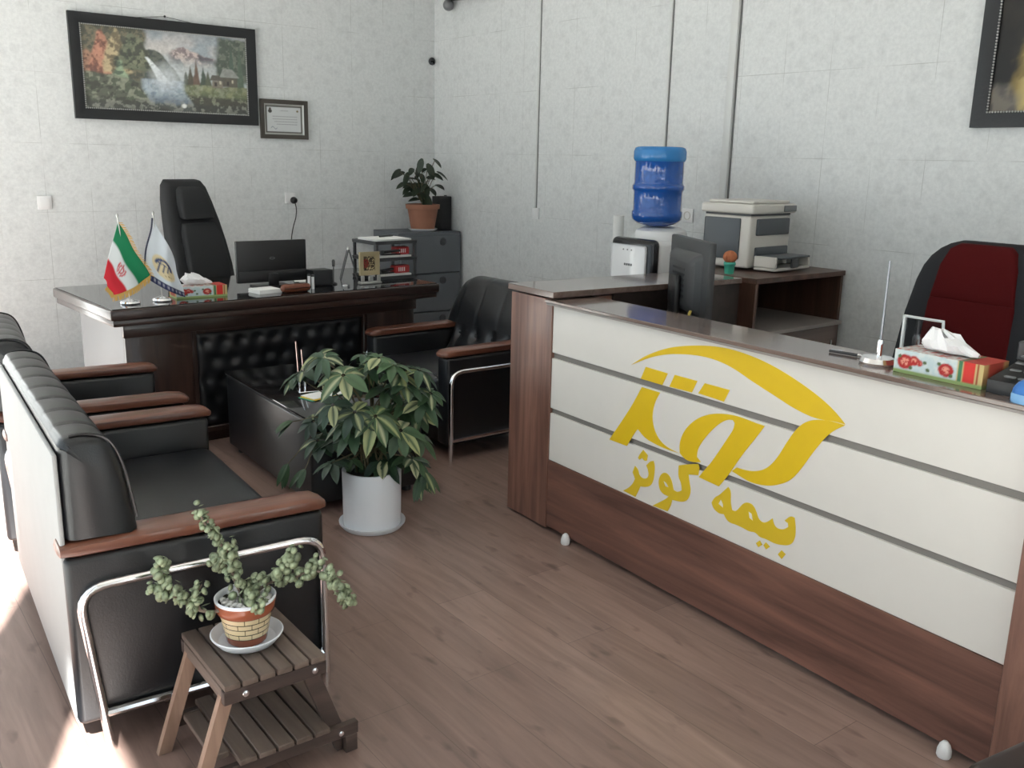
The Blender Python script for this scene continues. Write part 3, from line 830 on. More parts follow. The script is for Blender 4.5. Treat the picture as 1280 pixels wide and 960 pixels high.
def landscape(u, v):
    n1 = fbm(u, v * .55, 7, 1); n2 = fbm(u, v * .55, 18, 2); n3 = fbm(u, v * .55, 40, 5); n4 = fbm(u, v * .55, 70, 9)
    c = np.zeros(u.shape + (3,)); c[:] = srgb(150, 164, 172)
    c = blend(c, soft(n1 - .48, .3) * .8, srgb(200, 192, 184)); c = blend(c, soft(v - .92, .25) * .6, srgb(112, 126, 142))
    # far mountain, snow on its faces, haze at its foot
    pk = np.minimum(.93 - 1.25 * np.abs(u - .655), .80 - .5 * np.abs(u - .60)) + .10 * (n2 - .5)
    m_ = soft(pk - v, .02) * soft(u - .52, .04) * soft(.80 - u, .04)
    c = blend(c, m_, srgb(136, 116, 116)); c = blend(c, m_ * soft(n3 - .50, .08), srgb(196, 174, 164)); c = blend(c, m_ * soft(.45 - n2, .1), srgb(92, 84, 92))
    c = blend(c, soft(.60 - v + .08 * n1, .14) * soft(u - .40, .1) * .85, srgb(176, 188, 188))
    # wooded rock with the fall
    top = .76 - 7.0 * np.clip(.405 - u, 0, 1) ** 2 - 5.2 * np.clip(u - .42, 0, 1) ** 1.45 + .05 * (n2 - .5)
    cl = soft(top - v, .02) * soft(u - .28, .05) * soft(.58 - u, .03) * soft(v - .34, .05)
    c = blend(c, cl, srgb(62, 74, 68)); c = blend(c, cl * soft(n3 - .52, .1) * .7, srgb(104, 108, 92))
    # autumn wood on the left
    lf = soft(.345 + .09 * np.clip(v - .65, 0, 1) - u + .09 * (n1 - .5), .03) * soft(v - .36, .06)
    c = blend(c, lf, srgb(74, 76, 58)); c = blend(c, lf * soft(n3 - .5, .1) * .7, srgb(124, 112, 78))
    for a, t_, b, wd, col in ((.03, .72, .40, .09, (142, 88, 58)), (.115, .95, .42, .085, (158, 86, 54)), (.20, .98, .45, .09, (150, 130, 82)), (.29, .99, .50, .11, (70, 82, 60)), (.215, .60, .36, .05, (104, 134, 100)), (.335, .92, .55, .07, (84, 92, 66))):
        hgt = np.clip((v - b) / (t_ - b), 0, 1)
        tr = soft(wd * (1 - hgt ** 1.4) + .045 * (n2 - .5) - np.abs(u - a), .018) * soft(v - b, .03) * soft(t_ - v, .03)
        c = blend(c, tr * .92, srgb(*col)); c = blend(c, tr * soft(n3 - .52, .08) * .7, srgb(min(255, col[0] + 46), min(255, col[1] + 42), col[2] + 30)); c = blend(c, tr * soft(.44 - n3, .08) * .6, srgb(int(col[0] * .55), int(col[1] * .55), int(col[2] * .6)))
    # dark wood on the right
    rf = soft(u - .80 + .12 * (n1 - .5), .03) * soft(v - .42, .05) * soft(.97 - v + .06 * (n2 - .5), .03)
    c = blend(c, rf, srgb(72, 86, 72)); c = blend(c, rf * soft(n3 - .52, .1) * .7, srgb(120, 130, 108))
    for a, t_, col in ((.605, .52, (74, 84, 62)), (.635, .60, (84, 78, 58)), (.672, .68, (112, 82, 62)), (.715, .60, (62, 80, 64)), (.745, .55, (86, 92, 66)), (.90, .93, (70, 96, 80)), (.955, .90, (82, 106, 84))):
        hgt = np.clip((v - .34) / (t_ - .34), 0, 1)
        tr = soft(.026 * (1 - hgt) + .010 * (n3 - .5) - np.abs(u - a), .008) * soft(v - .33, .02) * soft(t_ - v, .02)
        c = blend(c, tr, srgb(*col))
    # banks, meadow, foreground
    lb = soft(.44 - .45 * np.clip(u - .05, 0, 1) ** 1.3 + .05 * (n2 - .5) - v, .03) * soft(.50 - u, .05)
    c = blend(c, lb, srgb(78, 88, 66)); c = blend(c, lb * soft(n3 - .5, .1) * .8, srgb(140, 146, 118)); c = blend(c, lb * soft(.42 - n2, .08) * .7, srgb(46, 48, 38))
    rb = soft(.36 - v + .03 * (n2 - .5), .02) * soft(u - .57 - .35 * np.clip(.30 - v, 0, .3), .03)
    c = blend(c, rb, srgb(104, 116, 70)); c = blend(c, rb * soft(n2 - .52, .15) * .8, srgb(142, 146, 92)); c = blend(c, rb * soft(.22 - v + .10 * (n1 - .5), .05), srgb(66, 66, 50)); c = blend(c, rb * soft(n3 - .58, .06) * .6, srgb(146, 150, 118))
    # pool and river
    rv_ = soft(.40 - v + .02 * (n2 - .5), .02) * soft(u - .34 - .10 * np.clip(.28 - v, 0, 1) * 3, .03) * soft(.585 + .30 * np.clip(.28 - v, 0, .3) - u, .03) * soft(v - .07, .04)
    c = blend(c, rv_, srgb(118, 142, 162)); c = blend(c, rv_ * soft(n3 - .5, .15) * .6, srgb(176, 192, 200)); c = blend(c, rv_ * soft(.20 - v, .12) * .7, srgb(80, 98, 112))
    # falling water and its mist
    cx = .372 + .30 * np.clip(.66 - v, 0, .3) ** .9
    fl = soft(.010 + .085 * np.clip(.66 - v, 0, .3) - np.abs(u - cx), .008) * soft(.665 - v, .015) * soft(v - .37, .04)
    c = blend(c, fl * (.72 + .28 * soft(n3 - .45, .1)), srgb(222, 228, 230))
    c = blend(c, soft(.085 - np.hypot(u - .49, (v - .42) * .55), .09) * .75, srgb(198, 208, 212))
    c = blend(c, soft(.10 - v + .07 * (n2 - .5), .04) * .9, srgb(58, 62, 54)); c = blend(c, soft(.13 - v, .05) * soft(n3 - .54, .07) * .7, srgb(136, 138, 124))
    c = blend(c, soft(.016 - np.hypot(u - .585, (v - .085) * .6), .008), srgb(214, 216, 210))
    # two cottages
    for a, b, wd, hh, rh, wall_, roof in ((.885, .36, .050, .12, .11, (92, 84, 70), (140, 144, 136)), (.805, .34, .034, .09, .07, (126, 116, 96), (92, 84, 74))):
        c = blend(c, soft(wd - np.abs(u - a), .004) * soft(v - b, .01) * soft(b + hh - v, .01), srgb(*wall_))
        sl = np.clip((v - b - hh) / rh, 0, 1)
        c = blend(c, soft((wd + .016) * (1 - .55 * sl) - np.abs(u - a + .012 * sl), .004) * soft(v - b - hh, .008) * soft(b + hh + rh - v, .01), srgb(*roof))
        c = blend(c, soft(.008 - np.abs(u - a + .012), .003) * soft(v - b - .02, .008) * soft(b + .07 - v, .008), srgb(54, 48, 42))
        c = blend(c, soft(.006 - np.abs(u - a - .018), .003) * soft(v - b - .05, .008) * soft(b + .09 - v, .008), srgb(196, 184, 150))
    c = c * (.70 + .60 * n4[..., None])
    g = c.mean(axis=2, keepdims=True)
    return (c * .66 + g * .34) * 1.05 + .035

def frame_bars(w_, h_, bw, dep, bev=.006):
    bm = B()
    outer = [(0, 0), (w_, 0), (w_, h_), (0, h_)]
    prof = [(0, 0), (0, dep), (bw * .35, dep * 1.0), (bw, dep * .62), (bw, 0)]
    sx = ((0, 0, 1, 1), (1, 0, -1, 1), (1, 1, -1, -1), (0, 1, 1, -1))
    rings = []
    for cx, cz, dx, dz in sx:
        rings.append([(cx * w_ + dx * p[0], -p[1], cz * h_ + dz * p[0]) for p in prof])
    rings.append(rings[0])
    t = B()
    vs = [[t.verts.new(p) for p in r] for r in rings[:4]]
    n = len(prof)
    for i in range(4):
        for k in range(n):
            t.faces.new((vs[i][k], vs[i][(k + 1) % n], vs[(i + 1) % 4][(k + 1) % n], vs[(i + 1) % 4][k]))
    bmesh.ops.recalc_face_normals(t, faces=t.faces)
    merge(bm, t)
    return bm

def bead_line(w_, h_, ins, y, r):
    bm = B()
    pts = []
    for a, b in (((ins, ins), (w_ - ins, ins)), ((w_ - ins, ins), (w_ - ins, h_ - ins)), ((w_ - ins, h_ - ins), (ins, h_ - ins)), ((ins, h_ - ins), (ins, ins))):
        L_ = math.hypot(b[0] - a[0], b[1] - a[1]); k = int(L_ / (r * 2.4))
        pts += [(a[0] + (b[0] - a[0]) * i / k, a[1] + (b[1] - a[1]) * i / k) for i in range(k)]
    for p in pts:
        ball(bm, (p[0], y, p[1]), r, 1)
    return bm

LP = thing('landscape_painting', 'waterfall landscape painting in a wide black frame with a silver bead', 'painting', (1.467, 6.597, 1.697))
obj('frame', frame_bars(1.206, .643, .068, .035), M['frame_black'], LP)
obj('beading', bead_line(1.206, .643, .068, -.022, .0052), M['silver'], LP)
picture_plane('canvas', 1.076, .513, 220, 105, landscape, M['canvas'], LP, Matrix.Translation((.065, -.012, .065)))
hg = B()
tube(hg, [(.42, -.006, .645), (.60, -.008, .668), (.78, -.006, .645)], .0015, 5)
ball(hg, (.60, -.012, .668), .008, 2)
obj('hanging_cord', hg, M['cord'], LP)

def certificate(u, v):
    c = np.zeros(u.shape + (3,)); c[:] = srgb(198, 200, 200)
    bd = np.minimum(np.minimum(u, 1 - u) * 1.35, np.minimum(v, 1 - v))
    c = blend(c, soft(.075 - bd, .015), srgb(92, 90, 86)); c = blend(c, soft(.03 - bd, .01), srgb(170, 168, 160))
    c = blend(c, soft(.05 - np.hypot(u - .14, (v - .78) * .75), .01), srgb(70, 68, 66)); c = blend(c, soft(.03 - np.hypot(u - .14, (v - .86) * .75), .01), srgb(90, 80, 74))
    c = blend(c, soft(.028 - np.hypot(u - .86, (v - .80) * .75), .01), srgb(124, 112, 84))
    for y, a, b in ((.80, .40, .62), (.60, .2, .85), (.51, .2, .85), (.42, .25, .85), (.33, .3, .85)):
        d = soft(.012 - np.abs(v - y), .008) * soft(u - a, .01) * soft(b - u, .01) * soft(np.sin(u * 160 + y * 40) + .5, .5)
        c = blend(c, d * .8, srgb(104, 106, 112))
    c = blend(c, soft(.014 - np.abs(v - .20 - .04 * np.sin(u * 40)), .01) * soft(u - .15, .01) * soft(.32 - u, .01) * .7, srgb(90, 96, 120))
    return c
CF = thing('framed_certificate', 'small framed certificate hanging right of the landscape painting', 'certificate', (2.695, 6.597, 1.612))
obj('frame', frame_bars(.362, .272, .034, .022), mat('bronze_frame', (.075, .065, .055), .4, metal=.3), CF)
obj('frame_lip', frame_bars(.302, .212, .008, .016), M['silver'], CF).location = (.03, -.001, .03)
picture_plane('certificate_sheet', .290, .200, 116, 80, certificate, M['print'], CF, Matrix.Translation((.036, -.006, .036)))

def dark_still(u, v):
    n1 = fbm(u, v, 6, 11); n2 = fbm(u, v, 16, 12)
    c = np.zeros(u.shape + (3,)); c[:] = srgb(22, 21, 20)
    c = blend(c, soft(n1 - .55, .2) * .6, srgb(44, 38, 32))
    c = blend(c, soft(.12 - v + .01 * (n2 - .5), .03), srgb(84, 80, 76)); c = blend(c, soft(.12 - v, .03) * soft(n2 - .5, .1) * .6, srgb(124, 116, 104))
    d = np.hypot((u - .42) / .30, (v - .14) / .30)
    c = blend(c, soft(1 - d + .3 * (n2 - .5), .2) * soft(v - .08, .04), srgb(126, 108, 62))
    c = blend(c, soft(.8 - d + .5 * (n1 - .5), .2) * soft(n2 - .5, .1), srgb(184, 164, 106))
    return c
DP = thing('dark_painting', 'dark painting in a black beaded frame, cut by the right edge of the photo', 'painting', (4.160, 2.180, 1.68), R(-90))
obj('frame', frame_bars(.86, 1.06, .066, .035), M['frame_black'], DP)
obj('beading', bead_line(.86, 1.06, .064, -.023, .005), M['silver'], DP)
picture_plane('canvas', .732, .932, 70, 90, dark_still, M['canvas'], DP, Matrix.Translation((.064, -.012, .064)))

# ------------------------------------------------------------------ switches, sockets, conduits
def plate(name, label, cat, loc, rz, w_=.08, h_=.08, kind='switch', group=None):
    t = thing(name, label, cat, loc, rz, group)
    obj('plate', box(B(), -w_ / 2, w_ / 2, -.010, 0, -h_ / 2, h_ / 2, .003, 2), M['white'], t)
    if kind == 'switch':
        obj('rocker', box(B(), -w_ * .36, w_ * .36, -.014, -.0102, -h_ * .36, h_ * .36, .002, 2), M['white'], t)
    if kind == 'socket':
        s = B(); lathe(s, [(0, -.002), (.021, -.002), (.024, .004), (.0245, .0), (0, -.001)], 24, X=Matrix.Translation((0, -.0102, 0)) @ Matrix.Rotation(PI / 2, 4, 'X'))
        lab(obj('socket_face', s, M['offwhite'], t), 'grey socket recess')
    return t
plate('light_switch', 'white light switch on the tiled wall left of the small flags', 'switch', (1.245, 6.598, 1.172), 0, .085, .085)
plate('wall_socket', 'white wall socket with a black plug, above the desk monitor', 'socket', (2.905, 6.598, 1.192), 0, .085, .08, 'plain')
pg = thing('power_plug', 'round black plug with cord in the socket above the desk monitor', 'plug', (2.925, 6.588, 1.175))
obj('plug_body', lathe(B(), [(0, 0), (.024, 0), (.026, .012), (.020, .034), (.012, .040), (0, .040)], 20, X=Matrix.Rotation(PI / 2, 4, 'X')), M['black'], pg)
obj('cord', tube(B(), catmull([(0, -.030, -.012), (.004, -.042, -.06), (-.005, -.05, -.12), (-.035, -.06, -.20), (-.06, -.08, -.30), (-.06, -.10, -.45), (-.06, -.11, -.70)], 6), .004, 6), M['cord'], pg)

RZ = R(-90)       # local x runs toward the camera along the right wall, local -y faces the room
t = thing('cable_conduit', 'thin vertical conduit on the right wall ending in a small switch box, nearest the corner', 'conduit', (W - .001, 5.258, 0), RZ)
obj('conduit_strip', box(B(), -.008, .008, -.010, 0, 1.175, HC - .002, .002, 1), M['trunk'], t)
lab(obj('side_line', box(B(), .0081, .013, -.004, 0, 1.175, HC - .002), M['trunk_edge'], t), 'dark line beside the conduit')
plate('light_switch', 'small white switch box at the foot of the thin conduit on the right wall', 'switch', (W - .001, 5.25, 1.135), RZ, .075, .078)
t = thing('cable_conduit', 'thin vertical conduit running down behind the blue water bottle', 'conduit', (W - .001, 4.035, 0), RZ)
obj('conduit_strip', box(B(), -.010, .008, -.012, 0, 1.20, HC - .002, .002, 1), M['trunk'], t)
lab(obj('side_line', box(B(), .0081, .014, -.005, 0, 1.20, HC - .002), M['trunk_edge'], t), 'dark line beside the conduit')
t = thing('cable_conduit', 'wide vertical white trunking on the right wall above the printer', 'conduit', (W - .001, 3.548, 0), RZ)
obj('conduit_strip', box(B(), -.030, .018, -.022, 0, 1.02, HC - .002, .004, 2), M['trunk'], t)
lab(obj('side_line', box(B(), .0181, .026, -.006, 0, 1.02, HC - .002), M['trunk_edge'], t), 'dark line beside the conduit')
plate('wall_socket', 'white wall socket between the water bottle and the printer', 'socket', (W - .001, 3.815, 1.205), RZ, .085, .08, 'socket')
t = thing('wall_grommet', 'dark cable grommet in the corner where the tiled walls meet', 'grommet', (W - .03, 6.598, 2.243))
obj('grommet_ring', lathe(B(), [(.014, 0), (.028, 0), (.030, .010), (.018, .016), (.012, .014)], 20, X=Matrix.Rotation(PI / 2, 4, 'X')), M['dkgrey'], t)
obj('cable_stub', tube(B(), catmull([(0, .0, 0), (.0, -.03, .006), (-.012, -.05, -.01)], 5), .009, 8), M['black'], t)
t = thing('security_camera', 'dark grey dome camera high on the right wall beside the corner', 'camera', (W - .001, 6.10, 2.70), RZ)
obj('housing', box(B(), -.24, .24, -.10, 0, -.055, .03, .02, 3, X=Matrix.Rotation(R(4), 4, 'Y')), M['dkgrey'], t)
dm = B(); ball(dm, (-.21, -.06, -.075), .042, 3)
lab(obj('lens_dome', dm, M['midgrey'], t), 'translucent grey dome')

# ------------------------------------------------------------------ water dispenser
WD = thing('water_dispenser', 'white water dispenser with a black-framed front, behind the counter return', 'water dispenser', (3.66, 3.56, 0), R(-90))
# local: front faces -y -> world -x
obj('body', box(B(), -.15, .15, -.13, .17, .02, 1.10, .022, 3), M['white'], WD)
fr = B(); box(fr, -.158, .158, -.20, -.131, .34, 1.115, .03, 4)
lab(obj('front_housing', fr, M['black_gloss'], WD), 'black front housing')
lab(obj('front_panel', box(B(), -.138, .120, -.207, -.2005, .42, 1.082, .012, 3), M['white_gloss'], WD), 'glossy white front panel')
for k in range(3):
    obj('indicator', lathe(B(), [(0, 0), (.004, 0), (.004, .003), (0, .003)], 10, X=Matrix.Translation((-.045 + .03 * k, -.2065, 1.055)) @ Matrix.Rotation(PI / 2, 4, 'X')), M['midgrey'], WD)
bd = B()
for k in range(4):
    box(bd, -.036 + k * .016, -.024 + k * .016, -.2095, -.2068, .972, .984, .001, 1)
lab(obj('maker_mark', bd, M['midgrey'], WD), 'small grey lettering')
obj('bottle_collar', lathe(B(), [(.14, 1.095), (.145, 1.115), (.132, 1.15), (.10, 1.168), (.075, 1.168), (.06, 1.15)], 32, (0, .02, 0)), M['white'], WD)
for s in (-1, 1):
    tp = B(); tube(tp, [(s * .05, -.205, .80), (s * .05, -.235, .80), (s * .05, -.235, .76)], .010, 8)
    obj('tap', tp, M['midgrey'], WD)
for x in (-.12, .12):
    for y in (-.10, .14):
        obj('foot', lathe(B(), [(0, 0), (.016, 0), (.016, .02), (0, .02)], 12, (x, y, 0)), M['black'], WD)
WB = thing('water_bottle', 'large blue water bottle upturned on the dispenser', 'bottle', (3.64, 3.56, 1.17))
prof = [(.0, .001), (.045, .001), (.06, .006), (.105, .018), (.130, .040), (.134, .058), (.134, .080), (.128, .088), (.128, .18), (.132, .19), (.137, .196), (.137, .214), (.132, .220), (.128, .23), (.128, .335), (.132, .343), (.136, .352), (.136, .39), (.130, .405), (.115, .412), (0, .408)]
obj('bottle_body', lathe(B(), prof, 48), M['bottle'], WB, 50)
lab(obj('bottle_base', lathe(B(), [(.1285, .337), (.1335, .344), (.1375, .353), (.1375, .389), (.131, .407), (.116, .4135), (.09, .4135)], 48), M['bottle_cap'], WB, 50), 'paler blue base of the bottle')
RP = thing('paper_roll', 'tall white paper roll standing behind the water dispenser', 'roll', (3.98, 4.21, 0))
obj('roll', lathe(B(), [(.026, 0), (.033, 0), (.033, 1.185), (.026, 1.185), (.026, 0)], 24), M['paper'], RP)

# ------------------------------------------------------------------ printer (front faces -y) and cactus
PR = thing('laser_printer', 'grey and off-white laser printer on the brown cabinet', 'printer', (3.63, 2.925, 1.0), R(6))
obj('body', box(B(), .0, .36, .0, .27, .012, .262, .012, 3), M['offwhite'], PR)
lab(obj('side_cover', box(B(), -.006, .0005, .055, .262, .052, .250, .006, 2), M['printer_side'], PR), 'dark grey side cover')
sc_ = B(); box(sc_, -.012, .372, -.02, .285, .272, .318, .010, 3); box(sc_, .03, .355, .01, .27, .3185, .332, .006, 2)
lab(obj('scanner_lid', sc_, M['offwhite'], PR), 'off-white scanner lid')
obj('scanner_gap', box(B(), .006, .356, .004, .266, .2622, .2718), M['dkgrey'], PR)
op = B(); box(op, .05, .335, -.012, .02, .168, .248, .006, 2)
lab(obj('output_slot', op, M['printer_side'], PR), 'dark output slot')
lab(obj('feed_slot', box(B(), .05, .335, -.012, .02, .055, .112, .006, 2), M['printer_side'], PR), 'dark feed slot')
tr = B()
box(tr, .03, .345, -.135, -.013, .008, .022, .004, 1); box(tr, .03, .045, -.135, -.013, .0225, .075, .004, 1); box(tr, .33, .345, -.135, -.013, .0225, .065, .004, 1)
obj('paper_tray', tr, M['offwhite'], PR)
lab(obj('tray_cover', box(B(), .055, .325, -.145, -.013, .064, .074, .004, 2), M['printer_side'], PR), 'dark grey tray cover')
obj('tray_tab', box(B(), .155, .215, -.15, -.138, .02, .0635, .003, 1), M['dkgrey'], PR)
obj('control_panel', box(B(), .25, .362, -.026, -.0205, .28, .31, .002, 1), M['midgrey'], PR)
CA = thing('cactus', 'small round orange-brown cactus in a green pot beside the printer', 'plant', (3.475, 2.905, 1.0))
lab(obj('pot', lathe(B(), [(0, 0), (.021, 0), (.026, .04), (.029, .044), (.027, .055), (.022, .052), (.0, .048)], 20), M['green'], CA), 'green pot')
cb = B()
t_ = B(); bmesh.ops.create_uvsphere(t_, u_segments=32, v_segments=16, radius=.03)
for v_ in t_.verts:
    a = math.atan2(v_.co.y, v_.co.x); k = 1 + .10 * math.cos(8 * a)
    v_.co.x *= k; v_.co.y *= k
merge(cb, t_, Matrix.Translation((0, 0, .078)))
lab(obj('cactus_body', cb, M['orange'], CA), 'orange-brown ribbed cactus')

# ------------------------------------------------------------------ monitor on the inner worktop
CM = thing('monitor', 'dark grey monitor seen from behind on the inner worktop of the counter', 'monitor', (2.90, 2.625, .7305), math.atan2(.40, .21))
# local x along the screen width, local +y = the back of the panel
obj('panel', box(B(), -.228, .228, -.018, .014, .135, .475, .008, 2), M['dkgrey'], CM)
obj('screen', box(B(), -.212, .212, -.0195, -.0182, .15, .46), M['black_gloss'], CM)
rh = B()
loft(rh, [[(p[0], y, .30 + p[1]) for p in rrect(a, b, .02)] for y, a, b in ((.0142, .17, .125), (.040, .155, .11), (.052, .12, .085))])
obj('rear_cover', rh, M['dkgrey'], CM)
vt = B()
for k in range(6):
    box(vt, -.07, .07, .0522, .0535, .24 + k * .022, .25 + k * .022)
obj('vent', vt, M['black'], CM)
st = B(); box(st, -.045, .045, .054, .078, .012, .33, .008, 2)
obj('stand_column', st, M['black'], CM)
obj('stand_base', box(B(), -.13, .13, -.07, .12, .0, .0118, .005, 2), M['black'], CM)
cbm = tube(B(), catmull([(-.15, .045, .20), (-.16, .07, .12), (-.15, .08, .03), (-.10, .085, .0155)], 6), .006, 6)
lab(obj('cable', cbm, M['cable'], CM), 'yellow cable')

# ------------------------------------------------------------------ things on the counter ledge (counter-local x, y)
cd, cn = Vector((-.04495, -.99899, 0)), Vector((.99899, -.04495, 0))
def on_ledge(x, y, z=.9705):
    p = Vector((2.328, 2.81, 0)) + cd * x + cn * y
    return (p.x, p.y, z)
CR = R(-92.577)

def tissue_print(u, v):
    """printed front of the box: pomegranates left, red and green bands right"""
    n = fbm(u * 2, v * .5, 8, 21); n2 = fbm(u * 2, v * .5, 20, 22)
    c = np.zeros(u.shape + (3,)); c[:] = srgb(206, 214, 212)
    c = blend(c, soft(n - .5, .2) * .6, srgb(176, 200, 206))
    for a, b, r in ((.13, .52, .095), (.235, .62, .06), (.60, .50, .085), (.30, .55, .04)):
        d = np.hypot(u - a, (v - b) * .30) + .02 * (n2 - .5)
        c = blend(c, soft(r - d, .02), srgb(168, 40, 40)); c = blend(c, soft(r * .55 - d, .02) * soft(n2 - .45, .1), srgb(222, 150, 130))
    for a, b in ((.06, .72), (.20, .30), (.36, .62), (.52, .70), (.40, .34), (.66, .30)):
        d = np.hypot((u - a) * 1.6, (v - b) * .45)
        c = blend(c, soft(.035 - d + .02 * (n2 - .5), .012), srgb(86, 104, 70))
    c = blend(c, soft(u - .72, .008), srgb(196, 176, 122)); c = blend(c, soft(u - .735, .006) * soft(.775 - u, .006), srgb(70, 120, 86))
    c = blend(c, soft(u - .79, .006) * soft(.915 - u, .006), srgb(206, 56, 50)); c = blend(c, soft(u - .935, .006) * soft(.95 - u, .006), srgb(150, 60, 40))
    c = blend(c, soft(.16 - v, .04), srgb(150, 172, 112))
    return c
def tissue_top(u, v):
    n2 = fbm(u * 2, v, 14, 23)
    c = np.zeros(u.shape + (3,)); c[:] = srgb(200, 204, 200)
    c = blend(c, soft(n2 - .55, .1), srgb(176, 90, 80)); c = blend(c, soft(u - .72, .01), srgb(176, 60, 50)); c = blend(c, soft(u - .735, .006) * soft(.775 - u, .006), srgb(90, 130, 96))
    return c
def tissue_end(u, v):
    c = np.zeros(u.shape + (3,)); c[:] = srgb(188, 150, 100); c = blend(c, soft(.3 - np.abs(u - .5), .03), srgb(170, 70, 58)); return blend(c, soft(.16 - v, .04), srgb(150, 172, 112))

def tissue_box(label, loc, rz, L_, dp, ht, seed):
    t = thing('tissue_box', label, 'tissue box', loc, rz)
    u0 = 24
    V, F, C = [], [], []
    def sheet(fn, nu, nv, pos):
        u, v = np.meshgrid(np.linspace(0, 1, nu + 1), np.linspace(0, 1, nv + 1))
        c = fn(u, v).reshape(-1, 3); o = len(V)
        for a, b in zip(u.ravel(), v.ravel()):
            V.append(pos(float(a), float(b)))
        C.extend(c.tolist()); F.extend(grid_faces(nu, nv, o))
    sheet(tissue_print, 96, 24, lambda a, b: (L_ * a, 0, ht * b))
    sheet(tissue_print, 96, 24, lambda a, b: (L_ * (1 - a), dp, ht * b))
    sheet(tissue_end, 20, 12, lambda a, b: (L_, dp * a, ht * b))
    sheet(tissue_end, 20, 12, lambda a, b: (0, dp * (1 - a), ht * b))
    sheet(tissue_top, 64, 24, lambda a, b: (L_ * a, dp * b, ht))
    sheet(tissue_end, 2, 2, lambda a, b: (L_ * a, dp * (1 - b), 0))
    cmesh('carton', V, F, C, M['print'], t, smooth=False)
    rnd = random.Random(seed)
    bm = B(); rings = []
    for k, (rx, ry, z) in enumerate(((.070, .014, .001), (.074, .024, .014), (.062, .028, .030), (.042, .022, .045), (.020, .010, .056))):
        rings.append([(L_ * .52 + (-.012 * k) + rx * math.cos(2 * PI * i / 22) * (1 + rnd.uniform(-.22, .22)), dp * .5 + ry * math.sin(2 * PI * i / 22) * (1 + rnd.uniform(-.4, .4)), ht + z * (1 + rnd.uniform(-.18, .22)) + (.004 if k == 0 else 0)) for i in range(22)])
    loft(bm, rings)
    lab(obj('tissue', bm, M['tissue'], t, 25), 'crumpled white tissue')
    return t
tissue_box('flowered tissue box on the counter ledge beside the acrylic stand', on_ledge(1.475, .035), CR, .245, .115, .062, 3)
tissue_box('flowered tissue box on the manager desk beside the small flags', (1.470, 4.770, .777), R(-1), .262, .12, .058, 8)

PS = thing('pen_stand', 'chrome pen stand with a tall thin rod on the counter ledge', 'pen stand', on_ledge(1.395, .085))
obj('base', lathe(B(), [(0, 0), (.050, 0), (.052, .006), (.046, .018), (.018, .024), (0, .024)], 36), M['chrome'], PS)
obj('rod', tube(B(), [(0, 0, .022), (0, 0, .06), (.0, .0, .285)], [.007, .0042, .0028], 10), M['rod'], PS)
obj('socket', lathe(B(), [(.008, .02), (.009, .06), (.006, .068)], 14), M['chrome'], PS)
ch = B()
for k in range(26):
    u = k / 25
    ball(ch, (.012 * math.sin(PI * u), .010 * math.sin(PI * u), .28 - .15 * u), .0025, 1)
obj('bead_chain', ch, M['silver'], PS)
PN = thing('pen', 'thin dark pen lying on the counter ledge left of the chrome stand', 'pen', on_ledge(1.225, .095, .9755), CR + R(12))
obj('barrel', tube(B(), [(0, 0, 0), (.085, 0, 0)], .0045, 10), M['dkgrey'], PN)
obj('nib', tube(B(), [(.0855, 0, 0), (.105, 0, 0)], [.0042, .001], 10), M['chrome'], PN)
obj('clip', box(B(), .004, .040, -.001, .001, .0048, .006), M['chrome'], PN)

AS = thing('acrylic_stand', 'clear acrylic sign stand on the counter ledge behind the tissue box', 'sign stand', on_ledge(1.405, .170), CR)
ay = B()
tube(ay, [(0, 0, .001), (0, 0, .13), (.115, .0, .13), (.125, 0, .001)], .0055, 4)
obj('stand_edge', ay, mat('frosted_acrylic_edge', (.62, .66, .66), .3), AS)
obj('clear_sheet', box(B(), .006, .110, -.0015, .0015, .004, .124), M['acrylic'], AS)

TP = thing('telephone', 'black desk telephone on the counter ledge right of the tissue box', 'telephone', on_ledge(1.735, .03), CR)
ph = B()
loft(ph, [[(x, 0, .0) , (x, .165, .0), (x, .165, .075), (x, .10, .055), (x, 0, .032)] for x in (0, .23)])
obj('body', ph, M['black'], TP)
hs = B()
box(hs, .172, .224, .005, .16, .07, .095, .012, 3, X=Matrix.Rotation(R(14), 4, 'X') @ Matrix.Translation((0, .012, -.030)))
obj('handset', hs, M['black'], TP)
for r_ in range(4):
    for c_ in range(3):
        z = .040 + .0142 * r_
        obj('key', box(B(), .030 + c_ * .034, .056 + c_ * .034, .014 + r_ * .022, .028 + r_ * .022, z + .001, z + .0055, .002, 1), M['midgrey'], TP)
lab(obj('display', box(B(), .004, .165, .112, .160, .068, .118, .004, 1), M['dkgrey'], TP), 'raised dark display')
obj('label_strip', box(B(), .09, .145, .1065, .1115, .080, .095), M['white'], TP)
BT = thing('tape_dispenser', 'rounded blue plastic item on the counter ledge in front of the telephone', 'stationery', on_ledge(1.855, -.002), CR)
ball_b = B(); ball(ball_b, (0, 0, .020), .040, 3, (1.0, .55, 1.0))
bmesh.ops.bisect_plane(ball_b, geom=list(ball_b.verts) + list(ball_b.edges) + list(ball_b.faces), plane_co=(0, 0, .002), plane_no=(0, 0, -1), clear_outer=True)
bmesh.ops.holes_fill(ball_b, edges=list(ball_b.edges))
obj('shell', ball_b, M['blue'], BT)
obj('lower_band', lathe(B(), [(.040, .0), (.0415, .003), (.0415, .018), (.040, .022)], 32, X=Matrix.Diagonal((1, .56, 1, 1))), M['blue_pale'], BT)

